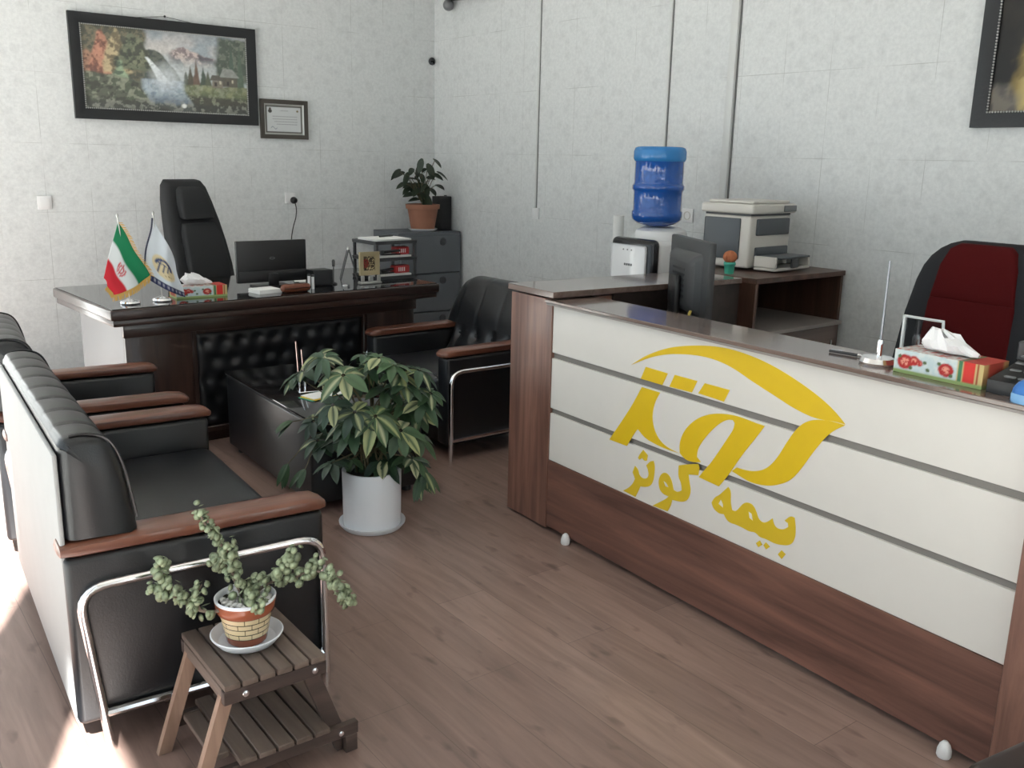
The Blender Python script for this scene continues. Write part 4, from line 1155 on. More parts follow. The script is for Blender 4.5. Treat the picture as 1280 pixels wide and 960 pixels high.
# ------------------------------------------------------------------ things on the manager desk
ZD = .7768
def flag(name, label, loc, corners, colf, pole, fringe=None, hoist=None, nu=44, nv=44, wave=.010, seed=1):
    """corners: hoist top, hoist bottom, fly bottom, fly top (local); colf(s, t): s hoist->fly, t top->bottom"""
    t = thing(name, label, 'flag', loc)
    b = B()
    lathe(b, [(0, 0), (.046, 0), (.048, .006), (.044, .014), (.020, .020), (.010, .026), (0, .026)], 32)
    lab(obj('base', b, M['chrome'], t), 'round silver base')
    p = B(); tube(p, pole, .0032, 8); ball(p, pole[-1], .006, 2, (1, 1, 1.8))
    obj('pole', p, M['silver'], t)
    a, b_, c_, d = [Vector(q) for q in corners]
    s, q = np.meshgrid(np.linspace(0, 1, nu + 1), np.linspace(0, 1, nv + 1))
    col = colf(s, q).reshape(-1, 3)
    V = []
    for ss, tt in zip(s.ravel(), q.ravel()):
        ss, tt = float(ss), float(tt)
        P_ = (a * (1 - ss) * (1 - tt) + d * ss * (1 - tt) + c_ * ss * tt + b_ * (1 - ss) * tt)
        fold = wave * math.sin(ss * 7 + tt * 1.5 + seed) * (.3 + .7 * ss) + wave * .6 * math.sin(ss * 13 + seed * 2) * tt
        bulge = .02 * math.sin(PI * ss) * tt
        V.append(P_ + Vector((.004 * math.sin(tt * 9), -fold - bulge, -.012 * math.sin(PI * ss) * tt)))
    cl = cmesh('cloth', V, grid_faces(nu, nv), col, M['cloth'], t)
    sl = cl.modifiers.new('thickness', 'SOLIDIFY'); sl.thickness = .0012
    def P2(i, j): return V[j * (nu + 1) + i]
    return t, P2, nu, nv

def iran(s, t):
    c = np.zeros(s.shape + (3,)); c[:] = srgb(222, 226, 226)
    c = blend(c, soft(.34 - s, .02), srgb(22, 128, 84)); c = blend(c, soft(s - .66, .02), srgb(206, 36, 52))
    # red emblem in the white band
    x, y = (s - .50) / .13, (t - .52) / .13
    r = np.hypot(x, y)
    e = np.maximum(soft(.12 - np.abs(y), .1) * soft(1 - np.abs(x), .1), soft(.13 - np.abs(r - .55), .1) * soft(np.abs(y) - .15, .1) * soft(x + .6, .2))
    e = np.maximum(e, soft(.13 - np.abs(r - .95), .1) * soft(np.abs(y) - .4, .1) * soft(x + .6, .2))
    return blend(c, e, srgb(200, 40, 50))
FL, P2, nu, nv = flag('table_flag', 'small green, white and red fringed flag at the left end of the desk', (1.232, 4.725, ZD),
    [(-.028, .004, .395), (.098, -.006, .135), (-.085, -.03, .052), (-.118, -.012, .135)],
    iran, [(0, 0, .02), (-.012, 0, .20), (-.030, 0, .425)], wave=.008)
fg = B()
rnd = random.Random(4)
edge = [P2(i, nv) for i in range(nu + 1)] + [P2(nu, j) for j in range(nv, nv - 24, -1)] 
for i in range(len(edge) - 1):
    for k in range(2):
        p = edge[i].lerp(edge[i + 1], k / 2)
        tube(fg, [p, p + Vector((rnd.uniform(-.006, .006) - (.008 if i > nu else 0), -.003, -.030 + (.016 if i > nu else 0)))], [.0022, .0016], 4)
for j in range(nv):
    p = P2(0, j).lerp(P2(0, j + 1), .5)
    tube(fg, [p, p + Vector((.020, -.003, -.006 + rnd.uniform(-.004, .004)))], [.0024, .0018], 4)
lab(obj('fringe', fg, M['fringe'], FL), 'golden fringe')

def company(s, t):
    c = np.zeros(s.shape + (3,)); c[:] = srgb(214, 220, 226)
    c = blend(c, soft(t - .90, .015), srgb(34, 42, 84)); c = blend(c, soft(t - .90, .015) * soft(np.sin(s * 60), .4) * soft(.025 - np.abs(t - .95), .01) * .6, srgb(190, 190, 200))
    x, y = (s - .50) / .33, (t - .62) / .20
    c = blend(c, soft(1 - np.hypot(x, y), .06), srgb(222, 206, 166))
    y2 = y + .25 * x
    sw = soft(.11 - np.abs(np.hypot(x * .9, y2 + .1) - .62), .06) * soft(-y2 - .05 + .2 * x, .1)
    st = np.maximum(soft(.07 - np.abs(x + .42 + .35 * y2), .05) * soft(.62 - np.abs(y2 - .05), .06), soft(.06 - np.abs(x - .0 + .35 * y2), .05) * soft(.40 - np.abs(y2 - .02), .06))
    st = np.maximum(st, soft(.06 - np.abs(x - .36 + .35 * y2), .05) * soft(.34 - np.abs(y2 + .05), .06))
    st = np.maximum(st, soft(.05 - np.abs(y2 + .35), .05) * soft(.45 - np.abs(x + .15), .06))
    c = blend(c, np.maximum(sw, st) * soft(.95 - np.hypot(x, y), .05), srgb(40, 58, 104))
    c = blend(c, soft(.05 - np.abs(y2 - .62), .03) * soft(.4 - np.abs(x - .35), .05) * soft(np.sin(x * 26), .5), srgb(120, 96, 60))
    return c
FL2, P2, nu, nv = flag('table_flag', 'small white flag with a yellow disc emblem and navy hem on the desk', (1.392, 4.745, ZD),
    [(-.020, .004, .405), (-.088, -.004, .13), (.105, -.03, .014), (.055, -.010, .25)],
    company, [(0, 0, .02), (-.006, .004, .20), (-.016, .004, .432)], wave=.007, seed=3)
fg = B()
for j in range(nv - 2):
    p = P2(0, j)
    ball(fg, p + Vector((-.003, -.002, 0)), .0048, 1)
lab(obj('cord_edge', fg, M['navy'], FL2), 'dark twisted cord edge')

DM = thing('monitor', 'black monitor seen from behind on the manager desk', 'monitor', (2.078, 5.00, ZD), R(0))
obj('panel', box(B(), -.205, .205, -.012, .012, .028, .258, .004, 2), M['black'], DM)
obj('screen', box(B(), -.195, .195, .0122, .013, .042, .250), M['black_gloss'], DM)
obj('hinge_cover', box(B(), -.198, .198, -.016, -.0121, .028, .092, .003, 2), M['black'], DM)
lg = B(); prism(lg, [[(.016 * math.cos(2 * PI * k / 24), .007 * math.sin(2 * PI * k / 24)) for k in range(24)], [(.011 * math.cos(2 * PI * k / 24), .004 * math.sin(2 * PI * k / 24)) for k in range(24)]], 0, .0012, Matrix.Translation((.0, -.0121, .160)) @ Matrix.Rotation(PI / 2, 4, 'X'))
lab(obj('maker_mark', lg, M['midgrey'], DM), 'small oval maker mark')
obj('stand', box(B(), -.10, .10, -.06, .085, 0, .008, .003, 2), M['black'], DM)
obj('stand_neck', box(B(), -.03, .03, -.028, -.0165, .0082, .075, .004, 2), M['black'], DM)
PB = thing('speaker', 'low black box beside the desk monitor', 'speaker', (2.345, 4.955, ZD), R(2))
obj('cabinet', box(B(), -.062, .062, -.05, .05, 0, .088, .004, 2), M['black'], PB)
obj('grille', box(B(), -.055, .055, -.0525, -.0502, .008, .080, .001, 1), M['black_fabric'], PB)
PPR = thing('paper_stack', 'small stack of white paper in front of the desk monitor', 'paper', (1.952, 4.80, ZD), R(8))
pp = B()
for k in range(6):
    box(pp, -.068 + .002 * (k % 3), .068 - .002 * (k % 2), -.06, .06 - .003 * (k % 2), k * .0035, k * .0035 + .0033)
obj('sheets', pp, M['paper'], PPR)
BW = thing('spectacle_case', 'brown leather case lying on the desk before the monitor', 'case', (2.10, 4.735, ZD), R(3))
bwm = B()
loft(bwm, [[(x, .026 * s * math.cos(2 * PI * k / 16), .0225 * s * math.sin(2 * PI * k / 16) + .023) for k in range(16)] for x, s in ((-.084, .5), (-.078, .85), (-.06, 1), (.06, 1), (.078, .85), (.084, .5))])
obj('case_body', bwm, M['brown_leather'], BW)
obj('seam', box(B(), -.076, .076, -.0275, -.0245, .0215, .0245), M['cord'], BW)
for i, (x, y, h_) in enumerate(((2.205, 4.79, .075), (2.232, 4.80, .068))):
    t = thing('pill_tube', ['slim white tube standing at the right foot of the desk monitor, left of the pair', 'slim white tube standing at the right foot of the desk monitor, right of the pair'][i], 'tube', (x, y, ZD))
    obj('tube_body', lathe(B(), [(0, 0), (.008, 0), (.008, h_), (0, h_)], 16), M['white'], t)
    obj('cap', lathe(B(), [(0, h_ + .0002), (.009, h_ + .0002), (.009, h_ + .012), (0, h_ + .012)], 16), M['dkgrey'], t)
GM = thing('desk_pen', 'thin upright pen in a stand on the desk between monitor and tray', 'pen stand', (2.422, 4.93, ZD))
obj('base', lathe(B(), [(0, 0), (.022, 0), (.022, .006), (.008, .012), (0, .012)], 20), M['black'], GM)
obj('stem', tube(B(), [(0, 0, .01), (.002, 0, .10)], .0035, 8), M['dkgrey'], GM)
obj('pen_head', lathe(B(), [(0, .100), (.008, .102), (.009, .135), (.005, .142), (0, .143)], 16, (.002, 0, 0)), M['black'], GM)
WP = thing('papers', 'loose white papers lying flat on the desk left of the tray', 'paper', (2.385, 5.16, ZD), R(-14))
for k, (a, dx) in enumerate(((0, 0), (9, .02), (-7, -.03))):
    obj('sheet', box(B(), -.085 + dx * .5, .085 + dx * .5, -.11, .11, k * .0016, k * .0016 + .0012, X=Matrix.Rotation(R(a), 4, 'Z')), M['paper'], WP)
ER = thing('eraser', 'small white eraser on the desk in front of the loose papers', 'eraser', (2.435, 4.80, ZD), R(12))
obj('rubber', box(B(), -.018, .006, -.009, .009, 0, .011, .002, 2), M['white'], ER)
lab(obj('sleeve', box(B(), .0062, .022, -.0098, .0098, 0, .0118, .001, 1), M['midgrey'], ER), 'grey sleeve')

# desk calendar and little framed picture
DC = thing('desk_calendar', 'tent-shaped desk calendar leaning beside the tray', 'calendar', (2.60, 5.085, ZD), R(66))
cal = B()
box(cal, -.085, .085, -.0015, .0015, 0, .185, X=Matrix.Translation((0, -.05, .002)) @ Matrix.Rotation(R(-15), 4, 'X'))
box(cal, -.085, .085, -.0015, .0015, 0, .185, X=Matrix.Translation((0, .05, .002)) @ Matrix.Rotation(R(15), 4, 'X'))
obj('card', cal, M['dkgrey'], DC)
obj('page', box(B(), -.078, .078, -.0032, -.0018, .012, .172, X=Matrix.Translation((0, -.05, .002)) @ Matrix.Rotation(R(-15), 4, 'X')), M['midgrey'], DC)
rg = B()
for k in range(9):
    tube(rg, [(-.07 + k * .0175, .007 * math.cos(a), .180 + .008 * math.sin(a)) for a in [2 * PI * i / 12 for i in range(13)]], .0012, 5, cap=False)
obj('binding_rings', rg, M['silver'], DC)
def small_art(u, v):
    n = fbm(u, v, 7, 31); n2 = fbm(u, v, 15, 32)
    c = np.zeros(u.shape + (3,)); c[:] = srgb(86, 74, 56)
    c = blend(c, soft(n - .5, .1), srgb(38, 32, 30)); c = blend(c, soft(n2 - .58, .06), srgb(196, 180, 140))
    return blend(c, soft(.30 - np.hypot(u - .2, v - .5), .1) * soft(n2 - .4, .1), srgb(130, 44, 36))
DF = thing('picture_frame', 'square pale-gold picture frame on a small silver easel on the desk', 'picture frame', (2.552, 4.845, ZD), R(2))
es = B()
box(es, -.004, .134, -.02, .03, 0, .012, .003, 1); box(es, .0, .022, -.012, .0, .0122, .05, .003, 1); box(es, .108, .13, -.012, 0, .0122, .05, .003, 1); box(es, .05, .08, -.012, 0, .0122, .045, .003, 1)
lab(obj('easel', es, M['silver'], DF), 'silver easel')
f2 = frame_bars(.130, .135, .026, .018)
obj('frame', f2, M['gold'], DF).location = (0, .018, .0505)
picture_plane('picture', .082, .087, 40, 42, small_art, M['print'], DF, Matrix.Translation((.024, .012, .0745)))
obj('back_board', box(B(), .004, .126, .0182, .022, .054, .182), M['dkgrey'], DF)

# three-tier tray
TR = thing('document_tray', 'three-tier dark document tray holding papers at the right end of the desk', 'tray', (2.705, 4.945, ZD), R(3.8))
TW, TD = .305, .262
for k, z in enumerate((.0, .112, .212)):
    fr = B()
    box(fr, 0, TW, 0, TD, z + .012, z + .018)
    box(fr, 0, TW, 0, .012, z, z + .021, .003, 1); box(fr, 0, TW, TD - .012, TD, z, z + .021, .003, 1)
    box(fr, 0, .012, .0121, TD - .0121, z, z + .021, .003, 1); box(fr, TW - .012, TW, .0121, TD - .0121, z, z + .021, .003, 1)
    obj('shelf', fr, M['dkgrey'], TR)
for (x, y) in ((.006, .0), (.006, TD - .016), (TW - .022, .0), (TW - .022, TD - .016)):
    for z in (.0215, .1335):
        obj('post', box(B(), x, x + .016, y + .001, y + .015, z, z + (.090 if z < .1 else .078)), M['dkgrey'], TR)
for z, nm in ((.0185, 'papers on the lowest shelf of the tray'), (.1305, 'papers on the middle shelf of the tray'), (.2305, 'papers lying on top of the tray')):
    t = thing('papers', 'white ' + nm, 'paper', TR.matrix_basis @ Vector((TW / 2, TD / 2, z)), R(3.8))
    for k, (a, dx, dy) in enumerate(((0, 0, 0), (3, .004, .006), (-4, -.004, -.004))):
        obj('sheet', box(B(), -.124 + dx, .124 + dx, -.108 + dy, .108 + dy, k * .0042, k * .0042 + .004, X=Matrix.Rotation(R(a * .4), 4, 'Z')), M['paper'], t)
for (x, y, z, label, sx_) in ((.225, .07, .1435, 'red packet on the middle shelf of the tray', .05), (.215, .06, .0315, 'red packet on the lowest shelf of the tray', .055)):
    t = thing('packet', label, 'packet', TR.matrix_basis @ Vector((x, y, z)), R(8))
    obj('wrapper', box(B(), -sx_, sx_, -.03, .03, 0, .048, .008, 2), M['red'], t)
    wm = B()
    for k in range(4):
        box(wm, -sx_ * .6 + k * .014, -sx_ * .6 + k * .014 + .006, -.0318, -.0302, .012, .036, X=Matrix.Rotation(R(0), 4, 'Z'))
    lab(obj('printed_band', wm, M['white'], t), 'white print')
for (x, y, z, label, rz_) in ((.14, .05, .1436, 'black stapler on the middle shelf of the tray', -8), (.11, .05, .0316, 'black stapler on the lowest shelf of the tray', 6), (.17, .16, .2436, 'black pen lying on top of the tray', 20)):
    t = thing('stapler' if 'stapler' in label else 'pen', label, 'stapler' if 'stapler' in label else 'pen', TR.matrix_basis @ Vector((x, y, z)), R(4 + rz_))
    if 'stapler' in label:
        obj('base', box(B(), -.065, .065, -.013, .013, 0, .009, .003, 2), M['black'], t)
        obj('arm', box(B(), -.066, .066, -.012, .012, .012, .028, .006, 2, X=Matrix.Translation((0, 0, .002)) @ Matrix.Rotation(R(-4), 4, 'Y')), M['black'], t)
        obj('hinge', box(B(), -.068, -.045, -.0125, .0125, .004, .030, .003, 1), M['dkgrey'], t)
    else:
        obj('barrel', tube(B(), [(-.05, 0, .006), (.05, 0, .006)], .0055, 10), M['black'], t)
        obj('cap', tube(B(), [(.0505, 0, .006), (.085, 0, .006)], .0062, 10), M['dkgrey'], t)

# ------------------------------------------------------------------ plant and speaker on the filing cabinet
def leaf_geo(V, F, C, base, d, up, L_, w_, droop, c_mid, c_edge, fold=.25, ns=6, tipw=.0):
    """one blade: spine from base along d, drooping, five vertices across"""
    d = Vector(d).normalized(); up = Vector(up)
    side = d.cross(up)
    if side.length < 1e-4: side = d.orthogonal()
    side.normalize(); nrm = side.cross(d).normalized()
    o = len(V)
    for i in range(ns + 1):
        u = i / ns
        wd = w_ * (math.sin(PI * min(1, u * .92 + .06)) ** .75) * (1 if u < 1 else .02)
        p = Vector(base) + d * (L_ * u) - Vector((0, 0, 1)) * (droop * L_ * u * u) 
        for k in (-1, -.5, 0, .5, 1):
            V.append(p + side * (k * wd * .5) + nrm * (abs(k) * wd * .5 * fold))
            f = abs(k)
            c = c_mid if f < .3 else c_edge
            C.append(c)
    for i in range(ns):
        for k in range(4):
            a = o + i * 5 + k
            F.append((a, a + 1, a + 6, a + 5))

PP = thing('potted_plant', 'dark-leaved plant in a terracotta pot on the filing cabinet', 'plant', (3.868, 6.30, .9455))
lab(obj('saucer', lathe(B(), [(0, .0), (.09, .0), (.112, .016), (.114, .022), (.104, .020), (.085, .008), (0, .008)], 32), M['white'], PP), 'white saucer')
lab(obj('pot', lathe(B(), [(0, .0085), (.090, .0085), (.118, .170), (.130, .172), (.134, .205), (.122, .207), (.113, .180), (0, .178)], 40), M['terracotta'], PP), 'terracotta pot')
obj('soil', lathe(B(), [(0, .192), (.06, .194), (.112, .1815)], 24), M['soil'], PP)
rnd = random.Random(12)
V, F, C = [], [], []
st = B()
LX = [(635,148),(655,158),(722,135),(690,165),(775,95),(815,118),(850,88),(878,152),(868,215),(675,210),(740,185),(770,165),(820,180),(825,235),(710,215),(760,215),(725,265),(745,290),(775,250),(800,270),(740,240),(790,290),(700,230),(760,130),(845,160),(785,205),(730,210),(805,225)]
rv = Vector((.797, -.604, 0)); fv = Vector((.604, .797, 0))
for i, (a, b) in enumerate(LX):
    dx, dz = (a - 778) / 4 * .0051, (325 - b) / 4 * .0059
    p = rv * dx + fv * rnd.uniform(-.07, .03) + Vector((0, 0, .192 + dz))
    root = Vector((rv.x * dx * .12, rv.y * dx * .12, .19 + .25 * dz))
    mid = root.lerp(p, .55) + Vector((0, 0, .03))
    tube(st, catmull([root, mid, p], 4), .0028, 5)
    dd = rv * (dx * 4 + rnd.uniform(-.3, .3)) + fv * rnd.uniform(-.6, .3) + Vector((0, 0, rnd.uniform(-.5, .1)))
    g = rnd.uniform(.75, 1.25)
    cc = (.018 * g, .030 * g, .016 * g)
    leaf_geo(V, F, C, p - dd.normalized() * .02, dd, Vector((rnd.uniform(-.5, .5), -.6, .8)), rnd.uniform(.085, .115), rnd.uniform(.045, .06), .35, cc, tuple(1.2 * q for q in cc), .15)
    if i % 2 == 0:
        d2 = -dd + Vector((0, 0, -.2))
        leaf_geo(V, F, C, mid, d2, Vector((0, -.5, 1)), .07, .035, .4, cc, cc, .15)
cmesh('foliage', V, F, C, M['leaf'], PP)
for z in (0,):
    tube(st, [(0, 0, .19), (.004, .0, .30), (-.006, 0, .42)], [.006, .005, .003], 7)
obj('stem', st, M['stem'], PP)
SPK = thing('speaker', 'tall black speaker behind the terracotta pot on the filing cabinet', 'speaker', (4.095, 6.375, .9455))
obj('cabinet', box(B(), -.058, .058, -.05, .06, 0, .262, .006, 2), M['black'], SPK)
obj('grille', box(B(), -.052, .052, -.054, -.0502, .012, .25, .002, 1), M['black_fabric'], SPK)
obj('knob', lathe(B(), [(0, .2622), (.012, .2622), (.011, .271), (0, .271)], 14, (.03, 0, 0)), M['dkgrey'], SPK)

# ------------------------------------------------------------------ umbrella plant in the white pot
UP = thing('umbrella_plant', 'bushy variegated umbrella plant in a white pot on the floor by the coffee table', 'plant', (1.755, 3.262, 0))
lab(obj('saucer', lathe(B(), [(0, 0), (.122, 0), (.137, .018), (.138, .026), (.130, .024), (.118, .010), (0, .010)], 40), M['ceramic'], UP), 'white saucer')
lab(obj('pot', lathe(B(), [(0, .0105), (.114, .0105), (.119, .016), (.122, .245), (.120, .250), (.112, .250), (.110, .225), (0, .222)], 48), M['ceramic'], UP), 'white cylindrical pot')
obj('soil', lathe(B(), [(0, .232), (.06, .230), (.109, .226)], 24), M['soil'], UP)
rnd = random.Random(7)
V, F, C = [], [], []
st = B()
GREEN = [(.026, .056, .028), (.040, .078, .036), (.052, .096, .044), (.023, .047, .028)]
CREAM = [(.36, .38, .20), (.30, .33, .15), (.42, .43, .26)]
UMB = [(432,460,1,1),(388,452,.9,.5),(372,468,.8,.3),(405,444,.7,.3),(362,475,.8,.2),(470,447,.8,.3),(490,452,.8,.1),(448,450,.7,.4),(520,462,.8,.1),(478,485,.9,.0),(505,478,.9,.1),(525,500,.8,.2),(515,520,.9,.3),(445,505,.9,.8),(470,510,1,.9),(500,530,.9,.7),(416,500,.8,.6),(455,478,.8,.2),(430,485,.9,.5),(465,535,.9,.2),(440,535,.9,.1),(490,555,.9,.1),(420,555,.9,.0),(400,560,.8,.0),(385,560,.8,.0),(412,585,.7,.0),(450,565,.9,.0),(472,580,.9,.0),(510,575,.8,.3),(515,595,.6,.3),(445,590,.9,.0),(462,598,.9,.0),(430,598,.7,.0),(480,600,.7,.0),(380,535,.7,.0),(520,545,.8,.2),(535,490,.7,.1),(408,470,.8,.4),(455,460,.8,.3),(485,510,.8,.4),(460,550,.8,.1),(505,505,.9,.4),(430,525,.8,.2),(445,470,.7,.3),(495,465,.8,.2)]
PXM = .00315
for i, (a, b, sz, cr) in enumerate(UMB):
    dx, dz = (a - 456) * PXM, (598 - b) * PXM * 1.03
    dep = rnd.uniform(-.16, .16) * (1 - (abs(dx) / .3) ** 2)
    if b > 500 and dep > 0: dep *= .3
    if cr >= .6: dep = -.16 + rnd.uniform(-.03, .03)
    hub = rv * dx + fv * dep + Vector((0, 0, .236 + max(0, dz) + (.0 if dz > .05 else .03)))
    if math.hypot(hub.x, hub.y) < .12 and hub.z < .30: hub.z = .30
    root = Vector((rnd.uniform(-.05, .05), rnd.uniform(-.05, .05), .228))
    mid = root.lerp(hub, .5) + Vector((0, 0, .06)) - (rv * dx * .22)
    tube(st, catmull([root, mid, hub], 5), [.0042] * 5 + [.003] * 5 + [.0022], 5)
    nl = rnd.choice((7, 8, 8, 9))
    axis = (Vector((0, 0, 1)) + rv * dx * 1.6 - fv * (.75 if cr >= .6 else rnd.uniform(0, .7))).normalized()
    t1 = axis.orthogonal().normalized(); t2 = axis.cross(t1)
    gcol = GREEN[rnd.randrange(4)]
    ph0 = rnd.uniform(0, 6)
    for k in range(nl):
        ang = ph0 + 2 * PI * k / nl + rnd.uniform(-.12, .12)
        out = t1 * math.cos(ang) + t2 * math.sin(ang)
        dd = out + axis * rnd.uniform(-.25, .15)
        L_ = sz * rnd.uniform(.080, .112); wd = sz * rnd.uniform(.046, .058)
        g = rnd.uniform(.8, 1.3); gc = tuple(q * g for q in gcol)
        if cr < .05: gc = tuple(q * .8 for q in gc)
        if rnd.random() < cr * .8 + .06:
            cm = CREAM[rnd.randrange(3)]
            cols = (cm, gc) if rnd.random() < .8 else (gc, cm)
        else:
            cols = (gc, tuple(q * 1.25 for q in gc))
        leaf_geo(V, F, C, hub + dd * .008, dd, axis, L_, wd, rnd.uniform(.25, .6), cols[0], cols[1], .22)
# long sprays hanging out to the right and left of the pot
for (a, b, a2, b2) in ((500, 560, 528, 592), (505, 570, 520, 600), (395, 545, 350, 585), (390, 565, 372, 592), (400, 530, 358, 528)):
    p0 = rv * (a - 456) * PXM + Vector((0, 0, .236 + (598 - b) * PXM)); p1 = rv * (a2 - 456) * PXM + fv * -.05 + Vector((0, 0, .236 + (598 - b2) * PXM))
    tube(st, catmull([Vector((0, 0, .23)), p0, p1], 5), .002, 5)
    for k in range(5):
        dd = (p1 - p0).normalized() + rv * rnd.uniform(-.9, .9) + Vector((0, 0, rnd.uniform(-.6, .2))) - fv * rnd.uniform(0, .5)
        pale = a2 > 456 and rnd.random() < .6
        leaf_geo(V, F, C, p1, dd, Vector((0, 0, 1)) - fv * .4, rnd.uniform(.05, .085), rnd.uniform(.022, .032), .4, CREAM[1] if pale else GREEN[0], GREEN[1], .2)
cmesh('foliage', V, F, C, M['leaf'], UP)
obj('stem', st, M['stem'], UP)

# ------------------------------------------------------------------ coffee table clutter
CD = thing('card_holder', 'clear and chrome card holder with white cards on the coffee table', 'card holder', (1.83, 3.98, .4195), R(-12))
obj('base', box(B(), -.07, .07, -.05, .05, 0, .008, .002, 1), M['chrome'], CD)
for x, z in ((-.055, .24), (-.03, .20)):
    obj('rod', tube(B(), [(x, .0, .008), (x - .012, .0, z)], .004, 8), M['chrome'], CD)
LB = thing('leaflets', 'white leaflets with green and yellow edges lying on the coffee table', 'leaflets', (1.84, 3.86, .4195), R(14))
for k, (a, m_) in enumerate(((0, 'green'), (4, 'yellow'), (-3, 'paper'))):
    obj('leaflet', box(B(), -.115 + k * .008, .115, -.05, .05, k * .003, k * .003 + .0026, X=Matrix.Rotation(R(a), 4, 'Z')), M[m_], LB)

# ------------------------------------------------------------------ slatted plant stand in the foreground
ST = thing('plant_stand', 'small weathered folding plant stand with slatted top and lower step', 'plant stand', (.776, 2.085, 0), R(0))
x0, x1, y0, y1, zt = -.130, .130, -.155, .155, .300
nsl = 6; sw = (x1 - x0) / nsl
for k in range(nsl):
    obj('slat', box(B(), x0 + k * sw + .0025, x0 + (k + 1) * sw - .0025, y0, y1, zt - .016, zt, .0025, 2), M['stoolwood_y'], ST)
obj('slat', box(B(), x0 + .001, x0 + .018, y0 + .02, y1 - .02, zt - .05, zt - .0165, .002, 1), M['stoolwood_y'], ST)
for y in (y0 + .001, y1 - .021):
    r_ = obj('rail', box(B(), x0, x1, y, y + .020, zt - .052, zt - .0165, .002, 1), M['stoolwood_dark'], ST)
    for x in (-.078, .098):
        bo = B(); yy = y - .0002 if y < 0 else y + .0202
        lathe(bo, [(.009, 0), (.008, .003), (.004, .005), (0, .005)], 16, X=Matrix.Translation((x, yy, zt - .034)) @ Matrix.Rotation(PI / 2 * (1 if y < 0 else -1), 4, 'X'))
        lab(obj('bolt', bo, M['chrome'], r_), 'round bolt head')
def plank(bm, p, q, wx, wy):
    """leg board between two points, section wx by wy"""
    p, q = Vector(p), Vector(q)
    loft(bm, [[(c.x + sx * wx / 2, c.y + sy * wy / 2, c.z) for sx, sy in ((-1, -1), (1, -1), (1, 1), (-1, 1))] for c in (p, q)])
    return bm
for y in (y0 + .034, y1 - .034):
    obj('leg', plank(B(), (-.105, y, zt - .018), (-.200, y, 0), .034, .020), M['stoolwood_leg'], ST)
    obj('leg', plank(B(), (.085, y, zt - .018), (.185, y, .0), .042, .020), M['stoolwood_dark'], ST)
    s_ = 1 if y > 0 else -1
    sr = obj('step_rail', box(B(), -.17, .215, y - .010 + s_ * .022, y + .010 + s_ * .022, .048, .082, .002, 1), M['stoolwood_dark'], ST)
    bo = B(); lathe(bo, [(.008, 0), (.007, .003), (.003, .005), (0, .005)], 16, X=Matrix.Translation((.165, y + s_ * .0322, .064)) @ Matrix.Rotation(PI / 2 * (1 if s_ < 0 else -1), 4, 'X'))
    lab(obj('bolt', bo, M['chrome'], sr), 'round bolt head')
for k in range(7):
    xa = -.150 + k * .048
    obj('step_slat', box(B(), xa, xa + .042, y0 - .006 if 0 < k < 6 else y0 + .048, y1 + .006 if 0 < k < 6 else y1 - .048, .0825, .097, .002, 1), M['stoolwood_y'], ST)
obj('step_foot', box(B(), .178, .212, y0 + .002, y0 + .020, .0, .0475, .002, 1), M['stoolwood_dark'], ST)
obj('step_foot', box(B(), .178, .212, y1 - .020, y1 - .002, .0, .0475, .002, 1), M['stoolwood_dark'], ST)

# ------------------------------------------------------------------ succulent in the brick-patterned pot
JP = thing('succulent', 'trailing small-leaved succulent in a brick-patterned terracotta pot on the plant stand', 'plant', (.770, 2.100, .3005))
lab(obj('saucer', lathe(B(), [(0, 0), (.058, 0), (.072, .006), (.087, .024), (.090, .029), (.087, .031), (.083, .027), (.070, .010), (.058, .007), (0, .007)], 48), M['ceramic'], JP), 'white saucer')
def pot_col(z, a):
    if z > .088 : return srgb(152, 84, 58)
    if z < .030: return srgb(138, 76, 54)
    row = int((z - .030) / .0146); f = ((z - .030) / .0146) % 1
    k = ((a / (2 * PI) * 11) + (.5 if row % 2 else 0)) % 1
    if f < .09 or f > .93 or k < .035: return srgb(40, 30, 26)
    return srgb(206, 188, 152)
prof = [(.046, .0085), (.049, .012)] + [(.049 + (.066 - .049) * ((z / 88.0 - 10 / 88.0) * 1.0) , z / 1000) for z in np.arange(13, 89, .75)] + [(.0665, .0885), (.0700, .092), (.0735, .106), (.0745, .118), (.074, .122)]
na = 220
V, F, C = [], [], []
for i, (r_, z) in enumerate(prof):
    for k in range(na):
        a = 2 * PI * k / na
        V.append((r_ * math.cos(a), r_ * math.sin(a), z)); C.append(pot_col(z, a))
for i in range(len(prof) - 1):
    for k in range(na):
        F.append((i * na + k, i * na + (k + 1) % na, (i + 1) * na + (k + 1) % na, (i + 1) * na + k))
pot = cmesh('pot', V, F, C, col_mat('glazed_pot', .25, .5, coat=.3), JP)
lab(pot, 'terracotta pot with painted cream brick courses')
lab(obj('pot_rim', lathe(B(), [(.0745, .1205), (.0755, .126), (.072, .129), (.069, .126), (.067, .112), (0, .108)], 48), M['ceramic'], JP), 'white glazed rim')
obj('soil', lathe(B(), [(0, .115), (.04, .115), (.0665, .113)], 24), M['soil'], JP)
rnd = random.Random(3)
pb = B()
for k in range(110):
    a, r_ = rnd.uniform(0, 2 * PI), .060 * math.sqrt(rnd.random())
    s_ = rnd.uniform(.006, .0105)
    ball(pb, (r_ * math.cos(a), r_ * math.sin(a), .117 + rnd.uniform(0, .004)), s_, 1, (1, rnd.uniform(.7, 1.1), .7))
tag(obj('pebbles', pb, M['pebble'], JP, 180), None, None, None, 'stuff')
ST_ = B()
V, F, C = [], [], []
PXJ = .00186
def jp(px, py, dep):
    return rv * (px - 310) * PXJ + fv * dep + Vector((0, 0, .110 + (742 - py) * PXJ * 1.02))
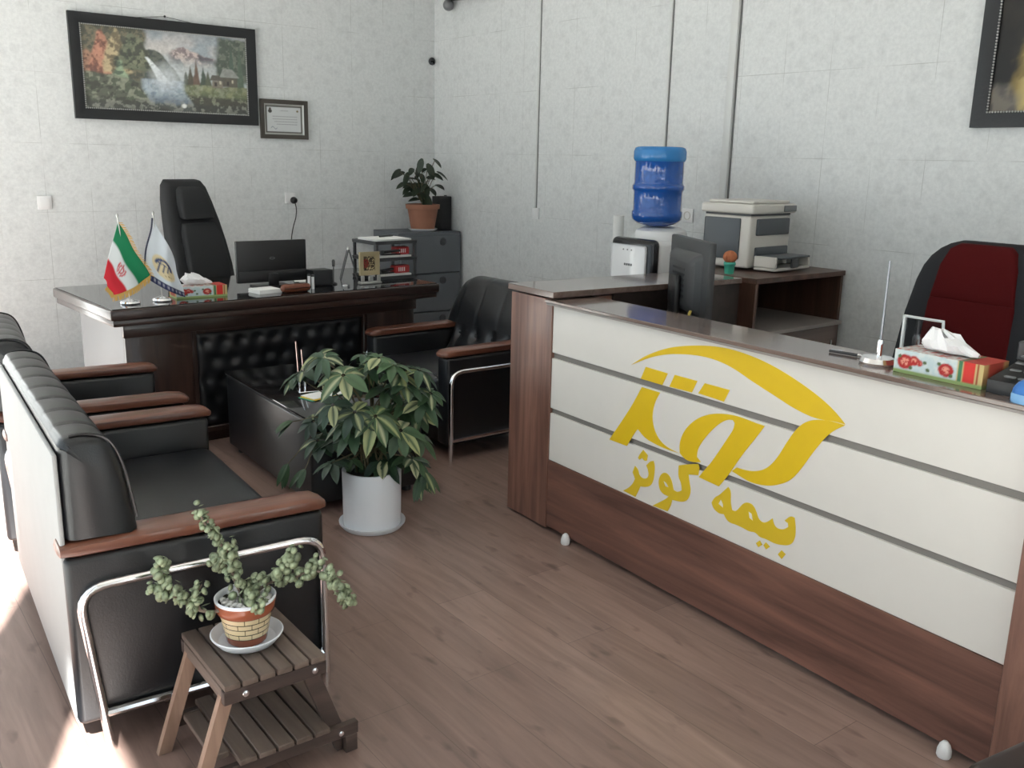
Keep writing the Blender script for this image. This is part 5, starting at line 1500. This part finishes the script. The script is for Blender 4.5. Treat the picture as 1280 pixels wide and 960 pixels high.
BR = [
 ([(308,742,0),(300,705,.0),(290,680,.01),(276,655,.0),(264,632,-.01),(256,614,-.01)], .0060),
 ([(308,742,0),(303,712,-.02),(296,690,-.02),(292,672,-.02),(296,655,-.02)], .0045),
 ([(304,730,0),(285,700,.02),(276,690,.02),(268,688,.02)], .0035),
 ([(304,742,0),(285,742,-.05),(262,737,-.07),(240,722,-.07),(222,705,-.06),(208,690,-.05),(214,672,-.05)], .0050),
 ([(240,722,-.07),(225,718,-.07),(210,716,-.06),(200,712,-.06)], .0030),
 ([(262,737,-.07),(256,722,-.06),(262,706,-.05)], .0030),
 ([(312,742,0),(328,728,.02),(348,718,.03),(372,712,.02),(395,700,.02),(410,688,.02)], .0050),
 ([(348,718,.03),(360,700,.02),(370,685,.02),(378,672,.02)], .0035),
 ([(395,700,.02),(412,700,.01),(428,704,.0),(438,715,-.01),(446,726,-.02),(452,732,-.02)], .0035),
 ([(318,738,0),(325,715,.0),(335,705,-.01)], .0030),
 ([(310,742,0),(318,722,-.03),(330,732,-.05),(345,728,-.06)], .0030),
]
def jade_leaf(p, nrm, r_, col):
    nrm = nrm.normalized(); a = nrm.orthogonal().normalized(); b = nrm.cross(a)
    o = len(V)
    V.append(p + nrm * r_ * .13); C.append(tuple(q * 1.15 for q in col))
    V.append(p - nrm * r_ * .13); C.append(col)
    for k in range(8):
        an = 2 * PI * k / 8
        V.append(p + a * r_ * math.cos(an) + b * r_ * .82 * math.sin(an)); C.append(col)
    for k in range(8):
        i, j = o + 2 + k, o + 2 + (k + 1) % 8
        F.append((o, i, j)); F.append((o + 1, j, i))
for pts, r0 in BR:
    path = catmull([jp(*q) for q in pts], 7)
    n_ = len(path)
    tube(ST_, path, [r0 * (1 - .65 * i / n_) for i in range(n_)], 6)
    start = int(n_ * (.28 if len(pts) > 5 else .2))
    for i in range(start, n_):
        for k in range(3 if i % 2 else 2):
            d_ = Vector((rnd.gauss(0, 1), rnd.gauss(0, 1), rnd.gauss(.2, 1))).normalized()
            r_ = rnd.uniform(.0095, .0140) * (.75 if i > n_ - 5 else 1)
            g = rnd.uniform(.75, 1.25)
            col = (.27 * g, .32 * g, .20 * g)
            jade_leaf(path[i] + d_ * rnd.uniform(.010, .023), d_ * .6 + Vector((rnd.gauss(0, .4), rnd.gauss(-.3, .4), .6)), r_, col)
cmesh('foliage', V, F, C, M['leaf'], JP)
obj('stem', ST_, M['bark'], JP)

# ------------------------------------------------------------------ dark stool at the lower right edge
DS = thing('stool', 'dark brown leather stool top cut by the bottom right corner of the photo', 'stool', (1.80, .545, 0), R(-8))
obj('seat', box(B(), -.20, .20, -.16, .135, 0.35, .418, .022, 4), M['mat'], DS)
for x in (-.165, .165):
    for y in (-.13, .105):
        obj('leg', plank(B(), (x, y, .352), (x * 1.05, y * 1.05, 0), .035, .035), M['walnut_dark'], DS)
